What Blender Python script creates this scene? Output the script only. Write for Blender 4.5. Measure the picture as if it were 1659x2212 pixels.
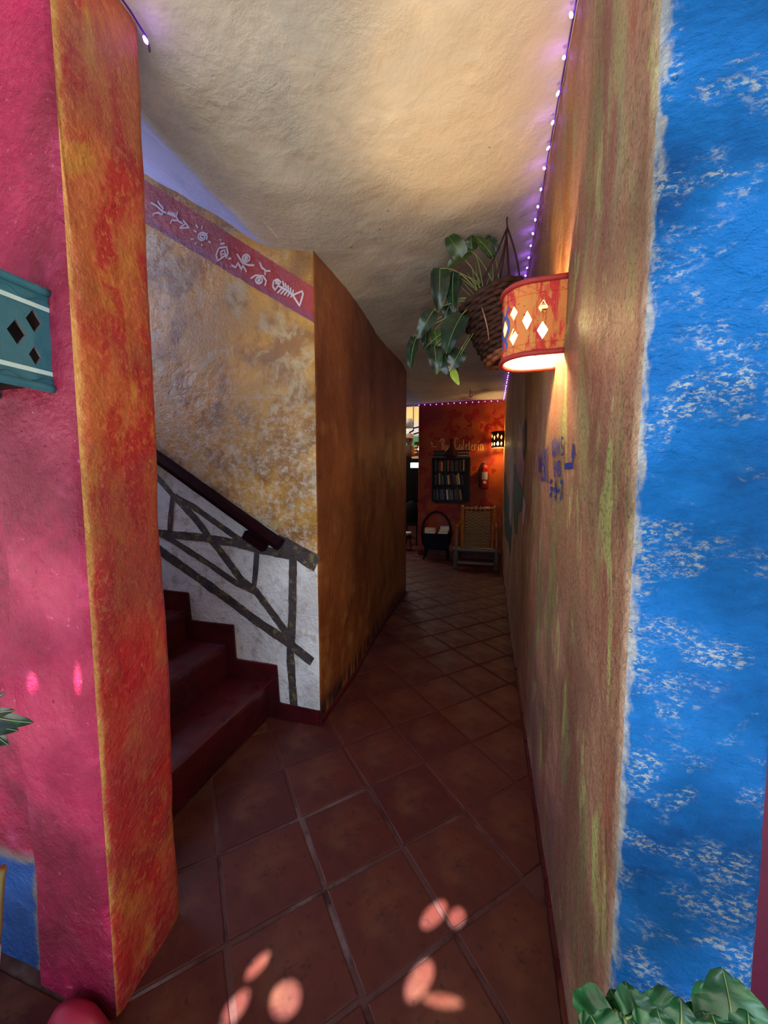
import bpy, bmesh, math, random
from math import sin, cos, tan, pi, radians, atan, sqrt
from mathutils import Vector, noise, Matrix
random.seed(7)
S = bpy.context.scene
for o in list(bpy.data.objects): bpy.data.objects.remove(o)
COL = S.collection

# ------------------------------------------------------------ camera
CAMZ, FPX, PITCH, YAW = 1.45, 800.0, radians(4.6), radians(15.892)
cd = bpy.data.cameras.new('camera'); cam = bpy.data.objects.new('camera', cd); COL.objects.link(cam)
cd.sensor_fit = 'HORIZONTAL'; cd.sensor_width = 36; cd.lens = FPX / 1659 * 36; cd.clip_start = .01; cd.clip_end = 200
cam.location = (0, 0, CAMZ); cam.rotation_euler = (pi / 2 - PITCH, 0, YAW)
S.camera = cam
# ------------------------------------------------------------ world, sun, exposure
W = bpy.data.worlds.new('sky'); S.world = W; W.use_nodes = True
bg = W.node_tree.nodes['Background']; bg.inputs['Color'].default_value = (.66, .82, 1.0, 1); bg.inputs['Strength'].default_value = .56
SUN_EL, SUN_AZ = radians(62), radians(8)           # light travels towards +Y and slightly to +X, falling
sd = bpy.data.lights.new('sun', 'SUN'); sd.energy = 27.0; sd.angle = radians(.42); sd.color = (1, .95, .86)
sun = bpy.data.objects.new('sun', sd); COL.objects.link(sun)
SUNDIR = Vector((sin(SUN_AZ) * cos(SUN_EL), cos(SUN_AZ) * cos(SUN_EL), -sin(SUN_EL)))
sun.rotation_euler = SUNDIR.to_track_quat('-Z', 'Y').to_euler()
def area(name, loc, target, sx, sy, e, col):
    l = bpy.data.lights.new(name, 'AREA'); l.shape = 'RECTANGLE'; l.size = sx; l.size_y = sy; l.energy = e; l.color = col
    o = bpy.data.objects.new(name, l); COL.objects.link(o); o.location = loc; o.rotation_euler = (Vector(target) - Vector(loc)).to_track_quat('-Z', 'Y').to_euler()
area('courtyard_fill_lamp', (.5, -3.4, 2.7), (-.8, 1.9, 1.0), 2.2, 1.6, 100, (.72, .86, 1.0))      # added lamp standing in for sky light, clear of the holed roof
area('landing_fill_lamp', (-3.75, 1.45, 3.1), (-1.2, 1.6, 2.6), .9, 1.3, 34, (.50, .62, 1.0))           # added area lamp at the open landing, brightens the soffit
S.view_settings.view_transform = 'Standard'; S.view_settings.look = 'None'
S.view_settings.gamma = 1; S.view_settings.exposure = 0.12; S.view_settings.use_curve_mapping = False

# ------------------------------------------------------------ measuring helpers (photo point -> place on a real surface)
_fw = Vector((-sin(YAW) * cos(PITCH), cos(YAW) * cos(PITCH), -sin(PITCH)))
_rt = Vector((cos(YAW), sin(YAW), 0)); _up = _rt.cross(_fw); _C = Vector((0, 0, CAMZ))
def ray(x, y): return _fw + _rt * ((x - 829.5) / FPX) + _up * ((1106 - y) / FPX)
def atX(x, y, X): d = ray(x, y); return _C + d * (X / d.x)
def atY(x, y, Y): d = ray(x, y); return _C + d * (Y / d.y)
def atZ(x, y, z): d = ray(x, y); return _C + d * ((z - CAMZ) / d.z)

# ------------------------------------------------------------ object helpers
def link(o, parent=None):
    COL.objects.link(o)
    if parent: o.parent = parent
    return o
class MB:
    def __init__(s): s.v = []; s.f = []; s.m = []
    def add(s, vs, fs, m=0):
        n = len(s.v); s.v += [tuple(v) for v in vs]; s.f += [tuple(i + n for i in f) for f in fs]; s.m += [m] * len(fs); return s
    def box(s, x0, x1, y0, y1, z0, z1, M=None, m=0):
        vs = [Vector((x, y, z)) for z in (z0, z1) for y in (y0, y1) for x in (x0, x1)]
        if M: vs = [M @ v for v in vs]
        return s.add(vs, [(0, 2, 3, 1), (4, 5, 7, 6), (0, 1, 5, 4), (2, 6, 7, 3), (0, 4, 6, 2), (1, 3, 7, 5)], m)
    def tube(s, pts, r, n=8, caps=True, m=0, flat=1.0):
        pts = [Vector(p) for p in pts]; k = len(pts); rs = r if isinstance(r, (list, tuple)) else [r] * k
        ref = None; vs = []
        for i, p in enumerate(pts):
            t = (pts[min(i + 1, k - 1)] - pts[max(i - 1, 0)]).normalized()
            if ref is None: ref = Vector((0, 0, 1)) if abs(t.z) < .9 else Vector((1, 0, 0))
            a = t.cross(ref).normalized(); b = a.cross(t).normalized(); ref = b
            for j in range(n):
                g = 2 * pi * j / n; vs.append(p + a * cos(g) * rs[i] + b * sin(g) * rs[i] * flat)
        fs = [(i * n + j, i * n + (j + 1) % n, (i + 1) * n + (j + 1) % n, (i + 1) * n + j) for i in range(k - 1) for j in range(n)]
        if caps: fs += [tuple(range(n))[::-1], tuple(range((k - 1) * n, k * n))]
        return s.add(vs, fs, m)
    def lathe(s, prof, n=16, M=None, m=0, close=False):
        vs = [Vector((r * cos(2 * pi * j / n), r * sin(2 * pi * j / n), z)) for r, z in prof for j in range(n)]
        if M: vs = [M @ v for v in vs]
        k = len(prof)
        fs = [(i * n + j, i * n + (j + 1) % n, (i + 1) * n + (j + 1) % n, (i + 1) * n + j) for i in range(k - 1) for j in range(n)]
        fs += [tuple(range(n))[::-1], tuple(range((k - 1) * n, k * n))]
        return s.add(vs, fs, m)
    def prism(s, poly, fn0, fn1, m=0):
        n = len(poly); return s.add([fn0(p) for p in poly] + [fn1(p) for p in poly],
            [tuple(range(n))[::-1], tuple(range(n, 2 * n))] + [(i, (i + 1) % n, n + (i + 1) % n, n + i) for i in range(n)], m)
    def mesh(s, name, mats, smooth=False, fix=False, bevel=0):
        me = bpy.data.meshes.new(name); me.from_pydata(s.v, [], s.f)
        for m in (mats if isinstance(mats, (list, tuple)) else [mats]): me.materials.append(m)
        me.polygons.foreach_set('material_index', s.m)
        if fix or bevel:
            bm = bmesh.new(); bm.from_mesh(me)
            bmesh.ops.recalc_face_normals(bm, faces=bm.faces)
            if bevel: bmesh.ops.bevel(bm, geom=[e for e in bm.edges if len(e.link_faces) == 2 and e.calc_face_angle(0) > .6], offset=bevel, segments=2, affect='EDGES', clamp_overlap=True)
            bm.to_mesh(me); bm.free()
        if smooth: me.shade_smooth()
        me.update(); return me
    def obj(s, name, mats, parent=None, **k):
        return link(bpy.data.objects.new(name, s.mesh(name, mats, **k)), parent)
def tag(o, label, cat, group=None):
    o['label'] = label; o['category'] = cat
    if group: o['group'] = group
    return o
def thing(name, label, cat, loc=(0, 0, 0), group=None):
    o = bpy.data.objects.new(name, None); o.location = loc; o.empty_display_size = .05; COL.objects.link(o); return tag(o, label, cat, group)
def struct(o): o['kind'] = 'structure'; return o
def put(o, parent):                       # parent while keeping the world position of a mesh written in world coordinates
    o.parent = parent; o.matrix_parent_inverse = Matrix.Translation(-Vector(parent.location)); return o

# ------------------------------------------------------------ material helpers
class NT:
    def __init__(s, name):
        s.mat = bpy.data.materials.new(name); s.mat.use_nodes = True; s.t = s.mat.node_tree; s.N = s.t.nodes; s.L = s.t.links
        s.b = s.N['Principled BSDF']; s.tc = s.N.new('ShaderNodeTexCoord'); s.P = s.tc.outputs['Object']
    def lk(s, a, b):
        if hasattr(a, 'links') or isinstance(a, bpy.types.NodeSocket): s.L.new(a, b)
        else: b.default_value = a
    def mapping(s, sc, off=(0, 0, 0), rot=(0, 0, 0)):
        n = s.N.new('ShaderNodeMapping'); s.L.new(s.P, n.inputs['Vector']); n.inputs['Scale'].default_value = sc; n.inputs['Location'].default_value = off; n.inputs['Rotation'].default_value = rot
        return n.outputs[0]
    def noise(s, sc, det=4, rough=.55, dist=0, off=(0, 0, 0), rot=(0, 0, 0)):
        if not isinstance(sc, (tuple, list)): sc = (sc,) * 3
        n = s.N.new('ShaderNodeTexNoise'); s.L.new(s.mapping(sc, off, rot), n.inputs['Vector']); n.inputs['Scale'].default_value = 1
        n.inputs['Detail'].default_value = det; n.inputs['Roughness'].default_value = rough; n.inputs['Distortion'].default_value = dist
        return n.outputs['Fac']
    def math(s, op, a, b=0.0, c=None, clamp=False):
        n = s.N.new('ShaderNodeMath'); n.operation = op; n.use_clamp = clamp; s.lk(a, n.inputs[0]); s.lk(b, n.inputs[1])
        if c is not None: s.lk(c, n.inputs[2])
        return n.outputs[0]
    def rng(s, v, a, b, c=0.0, d=1.0, smooth=True):
        n = s.N.new('ShaderNodeMapRange'); n.interpolation_type = 'SMOOTHSTEP' if smooth else 'LINEAR'
        s.lk(v, n.inputs['Value'])
        for k, x in zip(('From Min', 'From Max', 'To Min', 'To Max'), (a, b, c, d)): n.inputs[k].default_value = x
        return n.outputs['Result']
    def mix(s, f, a, b, mode='MIX'):
        n = s.N.new('ShaderNodeMix'); n.data_type = 'RGBA'; n.blend_type = mode; s.lk(f, n.inputs[0])
        for v, i in ((a, 6), (b, 7)): s.lk((*v, 1) if isinstance(v, tuple) and len(v) == 3 else v, n.inputs[i])
        return n.outputs[2]
    def lin(s, x, y, z, k=0.0):            # plane function of position
        n = s.N.new('ShaderNodeVectorMath'); n.operation = 'DOT_PRODUCT'; s.L.new(s.P, n.inputs[0]); n.inputs[1].default_value = (x, y, z)
        return s.math('ADD', n.outputs['Value'], k)
    def bump(s, h, strength=.5, dist=.01):
        n = s.N.new('ShaderNodeBump'); n.inputs['Strength'].default_value = strength; n.inputs['Distance'].default_value = dist; s.L.new(h, n.inputs['Height']); s.L.new(n.outputs[0], s.b.inputs['Normal'])
    def done(s, col, rough=.6, metal=0, spec=.5):
        s.lk((*col, 1) if isinstance(col, tuple) else col, s.b.inputs['Base Color']); s.lk(rough, s.b.inputs['Roughness'])
        s.b.inputs['Metallic'].default_value = metal; s.b.inputs['Specular IOR Level'].default_value = spec
        return s.mat
def sr(h):                                 # sRGB 0-255 triple -> linear
    return tuple(((c / 255) / 12.92 if c / 255 < .04045 else ((c / 255 + .055) / 1.055) ** 2.4) for c in h)
def over(t, col, layers):
    for i, l in enumerate(layers):
        f = t.rng(t.noise(l['s'], l.get('det', 6), l.get('r', .6), l.get('dist', 0), l.get('off', (i * 7.3, i * 3.1, i * 5.7)), l.get('rot', (0, 0, 0))), l['lo'], l['hi'])
        if 'k' in l: f = t.math('MULTIPLY', f, l['k'])
        for m in l.get('mask', []): f = t.math('MULTIPLY', f, t.rng(t.lin(*m[0]), m[1], m[2]))
        col = t.mix(f, col, l['c'])
    return col
def pbump(t, fine=60, coarse=9, pits=True, strength=.6, dist=.012, stretch=(1, 1, 1)):
    a = t.noise(tuple(fine * q for q in stretch), 5, .65); b = t.noise(tuple(coarse * q for q in stretch), 4, .6, .3, (3, 1, 2)); c = t.noise(tuple(coarse * 3 * q for q in stretch), 7, .68, .25, (9, 4, 2))
    patch = t.rng(t.noise(3.2, 3, .5, 0, (21, 3, 4)), .38, .62, .25, 1.0)
    h = t.math('ADD', t.math('MULTIPLY', t.math('MULTIPLY', a, .35), patch), t.math('MULTIPLY', b, .7)); h = t.math('ADD', h, t.math('MULTIPLY', t.math('MULTIPLY', c, .75), patch))
    if pits:
        v = t.N.new('ShaderNodeTexVoronoi'); v.inputs['Scale'].default_value = 14; t.L.new(t.P, v.inputs['Vector'])
        h = t.math('ADD', h, t.rng(v.outputs['Distance'], .02, .07, -.16, 0))
    t.bump(h, strength, dist)
def plain(name, col, rough=.5, metal=0, var=.15, sc=20, bump=0, spec=None):
    spec = spec if spec is not None else (.12 if sum(col) < 160 else .4)
    t = NT(name); c = sr(col); d = tuple(x * (1 - var * 2) for x in c)
    m = t.mix(t.noise(sc, 4), d, tuple(min(1, x * (1 + var)) for x in c))
    if bump: t.bump(t.noise(sc * 3, 4), bump, .004)
    return t.done(m, rough, metal, spec)
def emis(name, col, strength):
    t = NT(name); t.b.inputs['Emission Color'].default_value = (*col, 1); t.b.inputs['Emission Strength'].default_value = strength; return t.done(col, .5)

# --- pink front wall
t = NT('pink_plaster')
c = over(t, sr((176, 30, 82)), [dict(c=sr((136, 18, 58)), s=(2.5, 2.5, 2), lo=.45, hi=.62), dict(c=sr((214, 78, 142)), s=3, lo=.56, hi=.75, det=8, k=.7),
    dict(c=sr((120, 30, 70)), s=26, lo=.62, hi=.72, det=8, k=.6), dict(c=sr((236, 150, 196)), s=60, lo=.64, hi=.72, k=.35)])
# blue paint at the low left, inside a ragged grey edge
gx = t.math('ADD', t.lin(1, 0, 0), t.math('MULTIPLY', t.noise(9, 4), .10)); gz = t.math('ADD', t.lin(0, 0, 1), t.math('MULTIPLY', t.noise(7, 4, off=(4, 4, 4)), .08))
g = t.math('MULTIPLY', t.rng(gx, -1.165, -1.205), t.rng(gz, .42, .37)); c = t.mix(g, c, sr((120, 110, 112)))
g = t.math('MULTIPLY', t.rng(gx, -1.205, -1.225), t.rng(gz, .38, .35)); c = t.mix(g, c, t.mix(t.noise(14, 6), sr((20, 50, 110)), sr((34, 92, 176))))
pbump(t, 80, 13, True, 1.0, .026); M_pink = t.done(c, .42)
# --- orange/red jamb
t = NT('orange_red_plaster')
c = over(t, sr((198, 104, 60)), [dict(c=sr((186, 42, 44)), s=(6, 6, 3.0), lo=.43, hi=.58, det=9, dist=.6), dict(c=sr((204, 138, 60)), s=(9, 9, 4), lo=.54, hi=.68, det=8, dist=.6), dict(c=sr((216, 130, 70)), s=60, lo=.52, hi=.62, det=6, k=.55),
    dict(c=sr((196, 34, 48)), s=(4, 4, 2.2), lo=.36, hi=.56, mask=[((0, 0, -1, 0), -1.9, -.9)], k=.75), dict(c=sr((226, 168, 110)), s=70, lo=.6, hi=.72, k=.5)])
edge = t.rng(t.math('ADD', t.lin(0, 1, 0), t.math('MULTIPLY', t.noise((20, 20, 12), 6), .03)), .688, .674)
c = t.mix(t.math('MULTIPLY', edge, .85), c, t.mix(t.noise(60, 4), sr((196, 120, 40)), sr((232, 190, 110)))); pbump(t, 90, 14, True, 1.0, .024); M_orange = t.done(c, .38)
# --- right corridor wall
t = NT('streaky_brown_plaster')
c = over(t, sr((192, 146, 116)), [dict(c=sr((172, 116, 94)), s=(2, 4.5, 1.2), lo=.42, hi=.62, det=6), dict(c=sr((176, 168, 112)), s=(3, 6, 1.9), lo=.50, hi=.64, det=8, dist=.7),
    dict(c=sr((206, 212, 130)), s=(3, 9, 2.8), lo=.57, hi=.66, det=9, dist=.6, off=(4, 9, 1)), dict(c=sr((176, 156, 134)), s=(3, 6, .9), lo=.52, hi=.66, det=6, k=.7, mask=[((0, 0, 1, 0), 1.6, 2.3)]),
    dict(c=sr((186, 92, 64)), s=(3, 8, 2.0), lo=.56, hi=.68, det=7, k=.8), dict(c=sr((176, 120, 36)), s=(2, 5, .8), lo=.30, hi=.50, k=.9, mask=[((0, 1, .12, 0), 1.55, 1.75), ((0, 0, 1, 0), 1.75, 2.1)]),  # gold layer high up: the lamp's glow put into the wall colour
    dict(c=sr((172, 110, 112)), s=(2, 4, 1.5), lo=.35, hi=.6, k=.75, mask=[((0, 0, -1, 0), -.75, -.25)]), dict(c=sr((84, 56, 40)), s=(40, 60, 22), lo=.66, hi=.74, det=4, k=.85),
    dict(c=sr((110, 78, 64)), s=110, lo=.50, hi=.64, det=5, k=.6), dict(c=sr((214, 182, 152)), s=120, lo=.56, hi=.68, det=4, k=.55)])
e1 = t.math('ADD', t.lin(0, 1, 0), t.math('MULTIPLY', t.noise((30, 30, 14), 7), .05)); c = t.mix(t.math('MULTIPLY', t.rng(e1, .765, .745), .8), c, t.mix(t.noise(70, 4), sr((170, 120, 96)), sr((226, 204, 176))))
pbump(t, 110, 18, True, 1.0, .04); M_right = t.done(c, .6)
# --- blue wall
t = NT('rubbed_blue_plaster')
c = over(t, sr((0, 108, 192)), [dict(c=sr((2, 84, 160)), s=4, lo=.5, hi=.7), dict(c=sr((8, 116, 200)), s=(6, 6, 9), lo=.5, hi=.68, det=7)])
pa = t.rng(t.noise((9, 9, 12), 4, .6, .5, (2, 7, 3)), .48, .62); pb = t.rng(t.noise((70, 70, 130), 10, .78, .3, (5, 2, 1), (0, .6, 0)), .49, .58)
c = t.mix(t.math('MULTIPLY', t.math('MULTIPLY', pa, pb), .75), c, sr((196, 200, 190)))
e2 = t.math('ADD', t.lin(1, 0, 0), t.math('MULTIPLY', t.noise((60, 60, 22), 7), .05)); c = t.mix(t.math('MULTIPLY', t.rng(e2, .275, .262), .8), c, t.mix(t.noise(80, 4, off=(3, 3, 3)), sr((120, 130, 140)), sr((226, 222, 206))))
pbump(t, 75, 15, True, 1.0, .034, (1, 1, 1.5)); M_blue = t.done(c, .5, spec=.3)
# --- ceiling
t = NT('lumpy_cream_plaster')
c = over(t, sr((212, 204, 188)), [dict(c=sr((194, 190, 180)), s=1.6, lo=.4, hi=.65), dict(c=sr((226, 216, 198)), s=5, lo=.5, hi=.7, k=.6), dict(c=sr((84, 70, 60)), s=22, lo=.70, hi=.75, det=5, k=.9)])
c = t.mix(t.rng(t.math('ADD', t.lin(1, 0, 0), t.math('MULTIPLY', t.noise(5, 4), .06)), -1.20, -1.26), c, sr((176, 184, 226)))  # bluer soffit: light from upstairs put into the colour
pbump(t, 34, 5.5, False, .6, .022); M_ceil = t.done(c, .8, spec=.2)
# --- stair wall : ochre above the rail, white below, muted red band under the slope
t = NT('ochre_and_white_stair_plaster')
och = over(t, sr((210, 156, 64)), [dict(c=sr((160, 112, 52)), s=4, lo=.45, hi=.62), dict(c=sr((206, 184, 140)), k=.8, s=(5, 5, 5), lo=.50, hi=.63, det=9, r=.7, dist=.5), dict(c=sr((226, 218, 206)), s=(26, 26, 30), lo=.44, hi=.66, det=10, r=.75, k=.8, mask=[((0, 0, -1, 0), -2.3, -1.5)])])
wh = over(t, sr((234, 236, 242)), [dict(c=sr((192, 184, 180)), s=12, lo=.5, hi=.7), dict(c=sr((190, 130, 138)), s=5, lo=.5, hi=.7, k=.5, mask=[((0, 0, -1, 0), -.5, -.2)])])
w1 = t.math('MULTIPLY', t.math('SUBTRACT', t.noise(18, 4), .5), .03)
r1 = t.math('ADD', t.lin(.579, 0, 1, -.44), w1)       # z + .579 x : rail line value ~ .493 -> offset
c = t.mix(t.rng(r1, .002, .014), wh, och)
lo_ = t.math('ADD', t.lin(.638, 0, 1, -1.716), t.math('MULTIPLY', w1, .4)); hi_ = t.math('ADD', t.lin(.697, 0, 1, -1.851), t.math('MULTIPLY', w1, .4))
band = t.math('MULTIPLY', t.rng(lo_, -.004, .006), t.rng(hi_, .004, -.006))
bc = t.mix(t.rng(lo_, .0, .07), sr((140, 66, 92)), t.mix(t.noise(6, 4), sr((146, 48, 52)), sr((190, 70, 66)))); c = t.mix(band, c, bc)
pbump(t, 60, 16, True, 1.0, .022); M_stair = t.done(c, .5)
# --- corridor left wall
t = NT('burnt_orange_plaster')
c = over(t, sr((150, 88, 46)), [dict(c=sr((126, 68, 34)), s=(2, 2, 1.4), lo=.42, hi=.6), dict(c=sr((176, 120, 66)), s=6, lo=.52, hi=.7, k=.6),
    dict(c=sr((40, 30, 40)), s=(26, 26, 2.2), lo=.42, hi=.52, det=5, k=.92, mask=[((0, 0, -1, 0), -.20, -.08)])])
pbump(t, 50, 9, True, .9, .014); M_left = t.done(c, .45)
# --- end wall
t = NT('patchy_red_orange_paint')
c = over(t, sr((150, 58, 22)), [dict(c=sr((178, 84, 22)), s=2.2, lo=.45, hi=.62, mask=[((1, 0, .1, 0), -.9, .1)]), dict(c=sr((120, 30, 34)), s=1.8, lo=.45, hi=.6, mask=[((-1, 0, -.25, 0), -.2, .5)]), dict(c=sr((140, 18, 14)), s=(4.2, 4.2, 4.8), lo=.53, hi=.565, det=3, dist=.3, k=.9),
    dict(c=sr((150, 84, 84)), s=3, lo=.42, hi=.62, k=.6, mask=[((0, 0, -1, 0), -1.1, -.6)])])
pbump(t, 30, 6, False, .3, .01); M_end = t.done(c, .6, spec=.25)
# --- painted concrete of the stairs, tiles
t = NT('maroon_painted_concrete'); c = over(t, sr((78, 16, 24)), [dict(c=sr((60, 12, 20)), s=5, lo=.4, hi=.65), dict(c=sr((96, 40, 32)), s=(7, 3, 7), lo=.55, hi=.75, k=.6)]); t.bump(t.noise(9, 5), .25, .01); M_maroon = t.done(c, t.rng(t.noise(6), .3, .7, .25, .5))
t = NT('terracotta_tile')
oi = t.N.new('ShaderNodeObjectInfo'); c = t.mix(oi.outputs['Random'], sr((70, 29, 29)), sr((84, 41, 35)))
c = over(t, c, [dict(c=sr((62, 22, 24)), s=5, lo=.45, hi=.68, k=.7), dict(c=sr((104, 66, 48)), s=3.5, lo=.56, hi=.72, k=.5), dict(c=sr((46, 26, 28)), s=26, lo=.60, hi=.70, det=6, k=.7)])
t.bump(t.math('ADD', t.noise(6, 4), t.math('MULTIPLY', t.noise(60, 4), .15)), .3, .012); M_tile = t.done(c, t.rng(t.noise(7, 5), .3, .7, .36, .66), spec=.3)
t = NT('grout'); c = over(t, sr((84, 56, 55)), [dict(c=sr((112, 96, 98)), s=2.5, lo=.5, hi=.65), dict(c=sr((56, 32, 34)), s=8, lo=.5, hi=.7)]); c = t.mix(t.rng(t.lin(0, 1, 0), 1.1, 2.0), c, sr((80, 38, 34))); c = t.mix(t.rng(t.lin(0, 1, 0), -.20, -.24), c, sr((152, 150, 146))); t.bump(t.noise(50, 4), .5, .005); M_grout = t.done(c, .9, spec=.1)  # last mix: unseen outside ground made pale to bounce light inside
M_magenta = plain('dark_magenta_plaster', (110, 30, 62), .6, bump=.3)
M_sunmask = plain('sunmask_straw', (120, 104, 66), .9, bump=.6)  # only for the added unseen sheet that blocks the sun
M_cafe = NT('cream_to_green_cafe_paint'); t = M_cafe
c = t.mix(t.rng(t.lin(0, 0, 1), 2.72, 2.62), t.mix(t.rng(t.lin(0, 0, 1), 3.1, 2.95), sr((240, 214, 150)), sr((206, 214, 226))), sr((60, 128, 96))); c = t.mix(t.rng(t.lin(0, 0, 1), 2.35, 2.3), c, sr((150, 110, 92))); M_cafe = t.done(c, .7)

# ------------------------------------------------------------ plaster surfaces
def disp(p, a=.006):
    return a * (noise.noise(p * 1.7) * 1.3 + noise.noise(p * 7.0 + Vector((5, 2, 9))) * .55 + noise.noise(p * 24.0) * .18)
def rounded(path, r=.02, seg=4):
    out = []
    for i, p in enumerate(path):
        p = Vector(p).to_2d()
        if i in (0, len(path) - 1): out.append((p, i)); continue
        a = (Vector(path[i - 1]).to_2d() - p); b = (Vector(path[i + 1]).to_2d() - p)
        ang = a.angle(b)
        if ang > 2.8: out.append((p, i)); continue
        d = min(r / tan(ang / 2), a.length * .4, b.length * .4); A = p + a.normalized() * d; B = p + b.normalized() * d
        for k in range(seg + 1):
            u = k / seg; out.append(((1 - u) ** 2 * A + 2 * u * (1 - u) * p + u * u * B, i))
    return out
def wall(path, cuts, z0, z1, ds=.03, dz=.03, amp=.006, r=.02):
    """path of corner points; cuts = [(name, material, first corner, last corner)]; the visible side is left of the heading"""
    R = rounded(path, r); pts = []
    for i in range(len(R)):
        pts.append((R[i][0], R[i][1]))
        if i + 1 < len(R):
            L = (R[i + 1][0] - R[i][0]).length; n = int(L / ds)
            for k in range(1, n): pts.append((R[i][0].lerp(R[i + 1][0], k / n), R[i][1] + .5))
    nn = len(pts); nor = []
    for i in range(nn):
        d = (pts[min(i + 1, nn - 1)][0] - pts[max(i - 1, 0)][0]).normalized(); nor.append(Vector((-d.y, d.x, 0)))
    res = []
    for name, mat, a, b in cuts:
        idx = [i for i in range(nn) if a <= pts[i][1] <= b]
        # share corner arcs half and half
        fa = [i for i in idx if pts[i][1] == a]; fb = [i for i in idx if pts[i][1] == b]
        if len(fa) > 1: idx = [i for i in idx if i >= fa[len(fa) // 2]]
        if len(fb) > 1: idx = [i for i in idx if i <= fb[len(fb) // 2]]
        rows = None; vs = []; H = [z1(pts[i][0].x, pts[i][0].y) if callable(z1) else z1 for i in idx]
        m = max(2, int((max(H) - z0) / dz))
        for c_, i in enumerate(idx):
            for k in range(m + 1):
                p = Vector((pts[i][0].x, pts[i][0].y, z0 + (H[c_] - z0) * k / m)); vs.append(p + nor[i] * disp(p, amp))
        w = m + 1; fs = [(c_ * w + k, (c_ + 1) * w + k, (c_ + 1) * w + k + 1, c_ * w + k + 1) for c_ in range(len(idx) - 1) for k in range(m)]
        res.append(struct(MB().add(vs, fs).obj(name, mat, smooth=True)))
    return res
def zc(x, y):                              # ceiling height
    zr = 2.90 + .07 * max(0, y) / 7.3
    zl = 2.70 + (0 if y < 2 else (y - 2) / 2.7 * .17 if y < 4.7 else .17 + (y - 4.7) / 2.6 * .10)
    if x >= -.95:
        u = min(1, (x + .95) / 1.18); return zl + (zr - zl) * u
    if y > 2.2: return zl
    if x > -1.246: return zl + (-.95 - x) * .24
    return zl + .071 + (-1.246 - x) * .68
def zw(x, y): return zc(x, y) + .02

# right side: blue pier and corridor wall
XR = .232
wall([(2.6, .95), (.452, .95), (.452, .712), (XR, .712), (XR, 7.29)],
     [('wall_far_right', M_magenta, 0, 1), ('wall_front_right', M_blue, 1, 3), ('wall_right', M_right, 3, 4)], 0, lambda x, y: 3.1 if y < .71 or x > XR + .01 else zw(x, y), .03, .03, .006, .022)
# left side: back of pier, jamb, pink front wall
wall([(-3.6, .91), (-.972, .91), (-.932, .65), (-1.222, .65), (-1.228, .672), (-4.2, .675)],
     [('wall_stair_front', M_left, 0, 1), ('wall_jamb_left', M_orange, 1, 2), ('wall_front_left', M_pink, 2, 5)], 0, lambda x, y: zw(x, y) + .02 if y > .66 else 3.1, .03, .03, .007, .03)
# corridor left wall and stair wall
XL = [(-4.2, 4.8), (-1.06, 4.8), (-1.044, 4.65), (-1.024, 3.95), (-1.0, 3.24), (-.944, 2.49), (-.945, 1.925), (-3.6, 1.925)]
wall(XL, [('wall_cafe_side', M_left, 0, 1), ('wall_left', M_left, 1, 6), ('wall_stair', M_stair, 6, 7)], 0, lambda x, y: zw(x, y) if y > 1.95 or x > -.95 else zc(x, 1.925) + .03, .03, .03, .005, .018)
# end wall, and the cafe beyond it
wall([(XR + .02, 7.29), (-1.37, 7.29), (-1.37, 7.42)], [('wall_end', M_end, 0, 2)], 0, 3.0, .05, .05, .004, .02)
wall([(-1.37, 7.42), (-1.5, 9.7), (-5, 9.7), (-5, 4.8)], [('wall_cafe_back', M_cafe, 0, 3)], 0, 3.9, .25, .25, 0, .02)
# upper wall over the entrance and upper floors (keeps the sky out of the passage)
lm = MB().box(-4.2, 2.6, .665, .86, 3.0, 3.5).box(-.96, .245, .66, .86, 2.93, 3.1); struct(lm.obj('wall_lintel', M_magenta))

# ceiling grid (passage + soffit over the stairs)
def grid(name, mat, xs, ys, fz, amp=.008, kind=True):
    vs = []
    for x in xs:
        for y in ys:
            p = Vector((x, y, fz(x, y))); vs.append(p + Vector((0, 0, disp(p, amp))))
    w = len(ys); o = MB().add(vs, [(i * w + k, i * w + k + 1, (i + 1) * w + k + 1, (i + 1) * w + k) for i in range(len(xs) - 1) for k in range(w - 1)]).obj(name, mat, smooth=True)
    return struct(o) if kind else o
def fr(a, b, d): n = max(1, int(abs(b - a) / d)); return [a + (b - a) * i / n for i in range(n + 1)]
def zsoft(x, y):                           # rounded bend between flat ceiling and stair soffit
    return (zc(x - .05, y) + 2 * zc(x, y) + zc(x + .05, y)) / 4
grid('ceiling', M_ceil, fr(-1.10, .25, .045), fr(.62, 7.32, .045), zsoft, .011)
grid('ceiling_stair_soffit', M_ceil, fr(-3.3, -1.10, .045), fr(.88, 1.95, .045), zsoft, .011)
grid('ceiling_passage_back', M_ceil, fr(-3.2, -1.04, .2), fr(4.7, 7.32, .2), lambda x, y: zc(-.95, y), .004)
struct(MB().box(-5.2, -1.3, 7.32, 7.40, 2.95, 3.9).box(-5.2, -1.2, 7.3, 9.9, 3.85, 3.9).obj('ceiling_cafe', M_ceil))
struct(MB().box(-5.2, 2.8, 2.05, 9.9, 3.45, 3.5).box(-1.0, 2.8, .6, 2.05, 3.45, 3.5).box(-5.2, -5.1, 4.8, 9.9, 0, 3.9).box(.46, 2.8, .985, 1.03, 0, 3.5).obj('ceiling_upper_slab', M_ceil))

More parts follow.
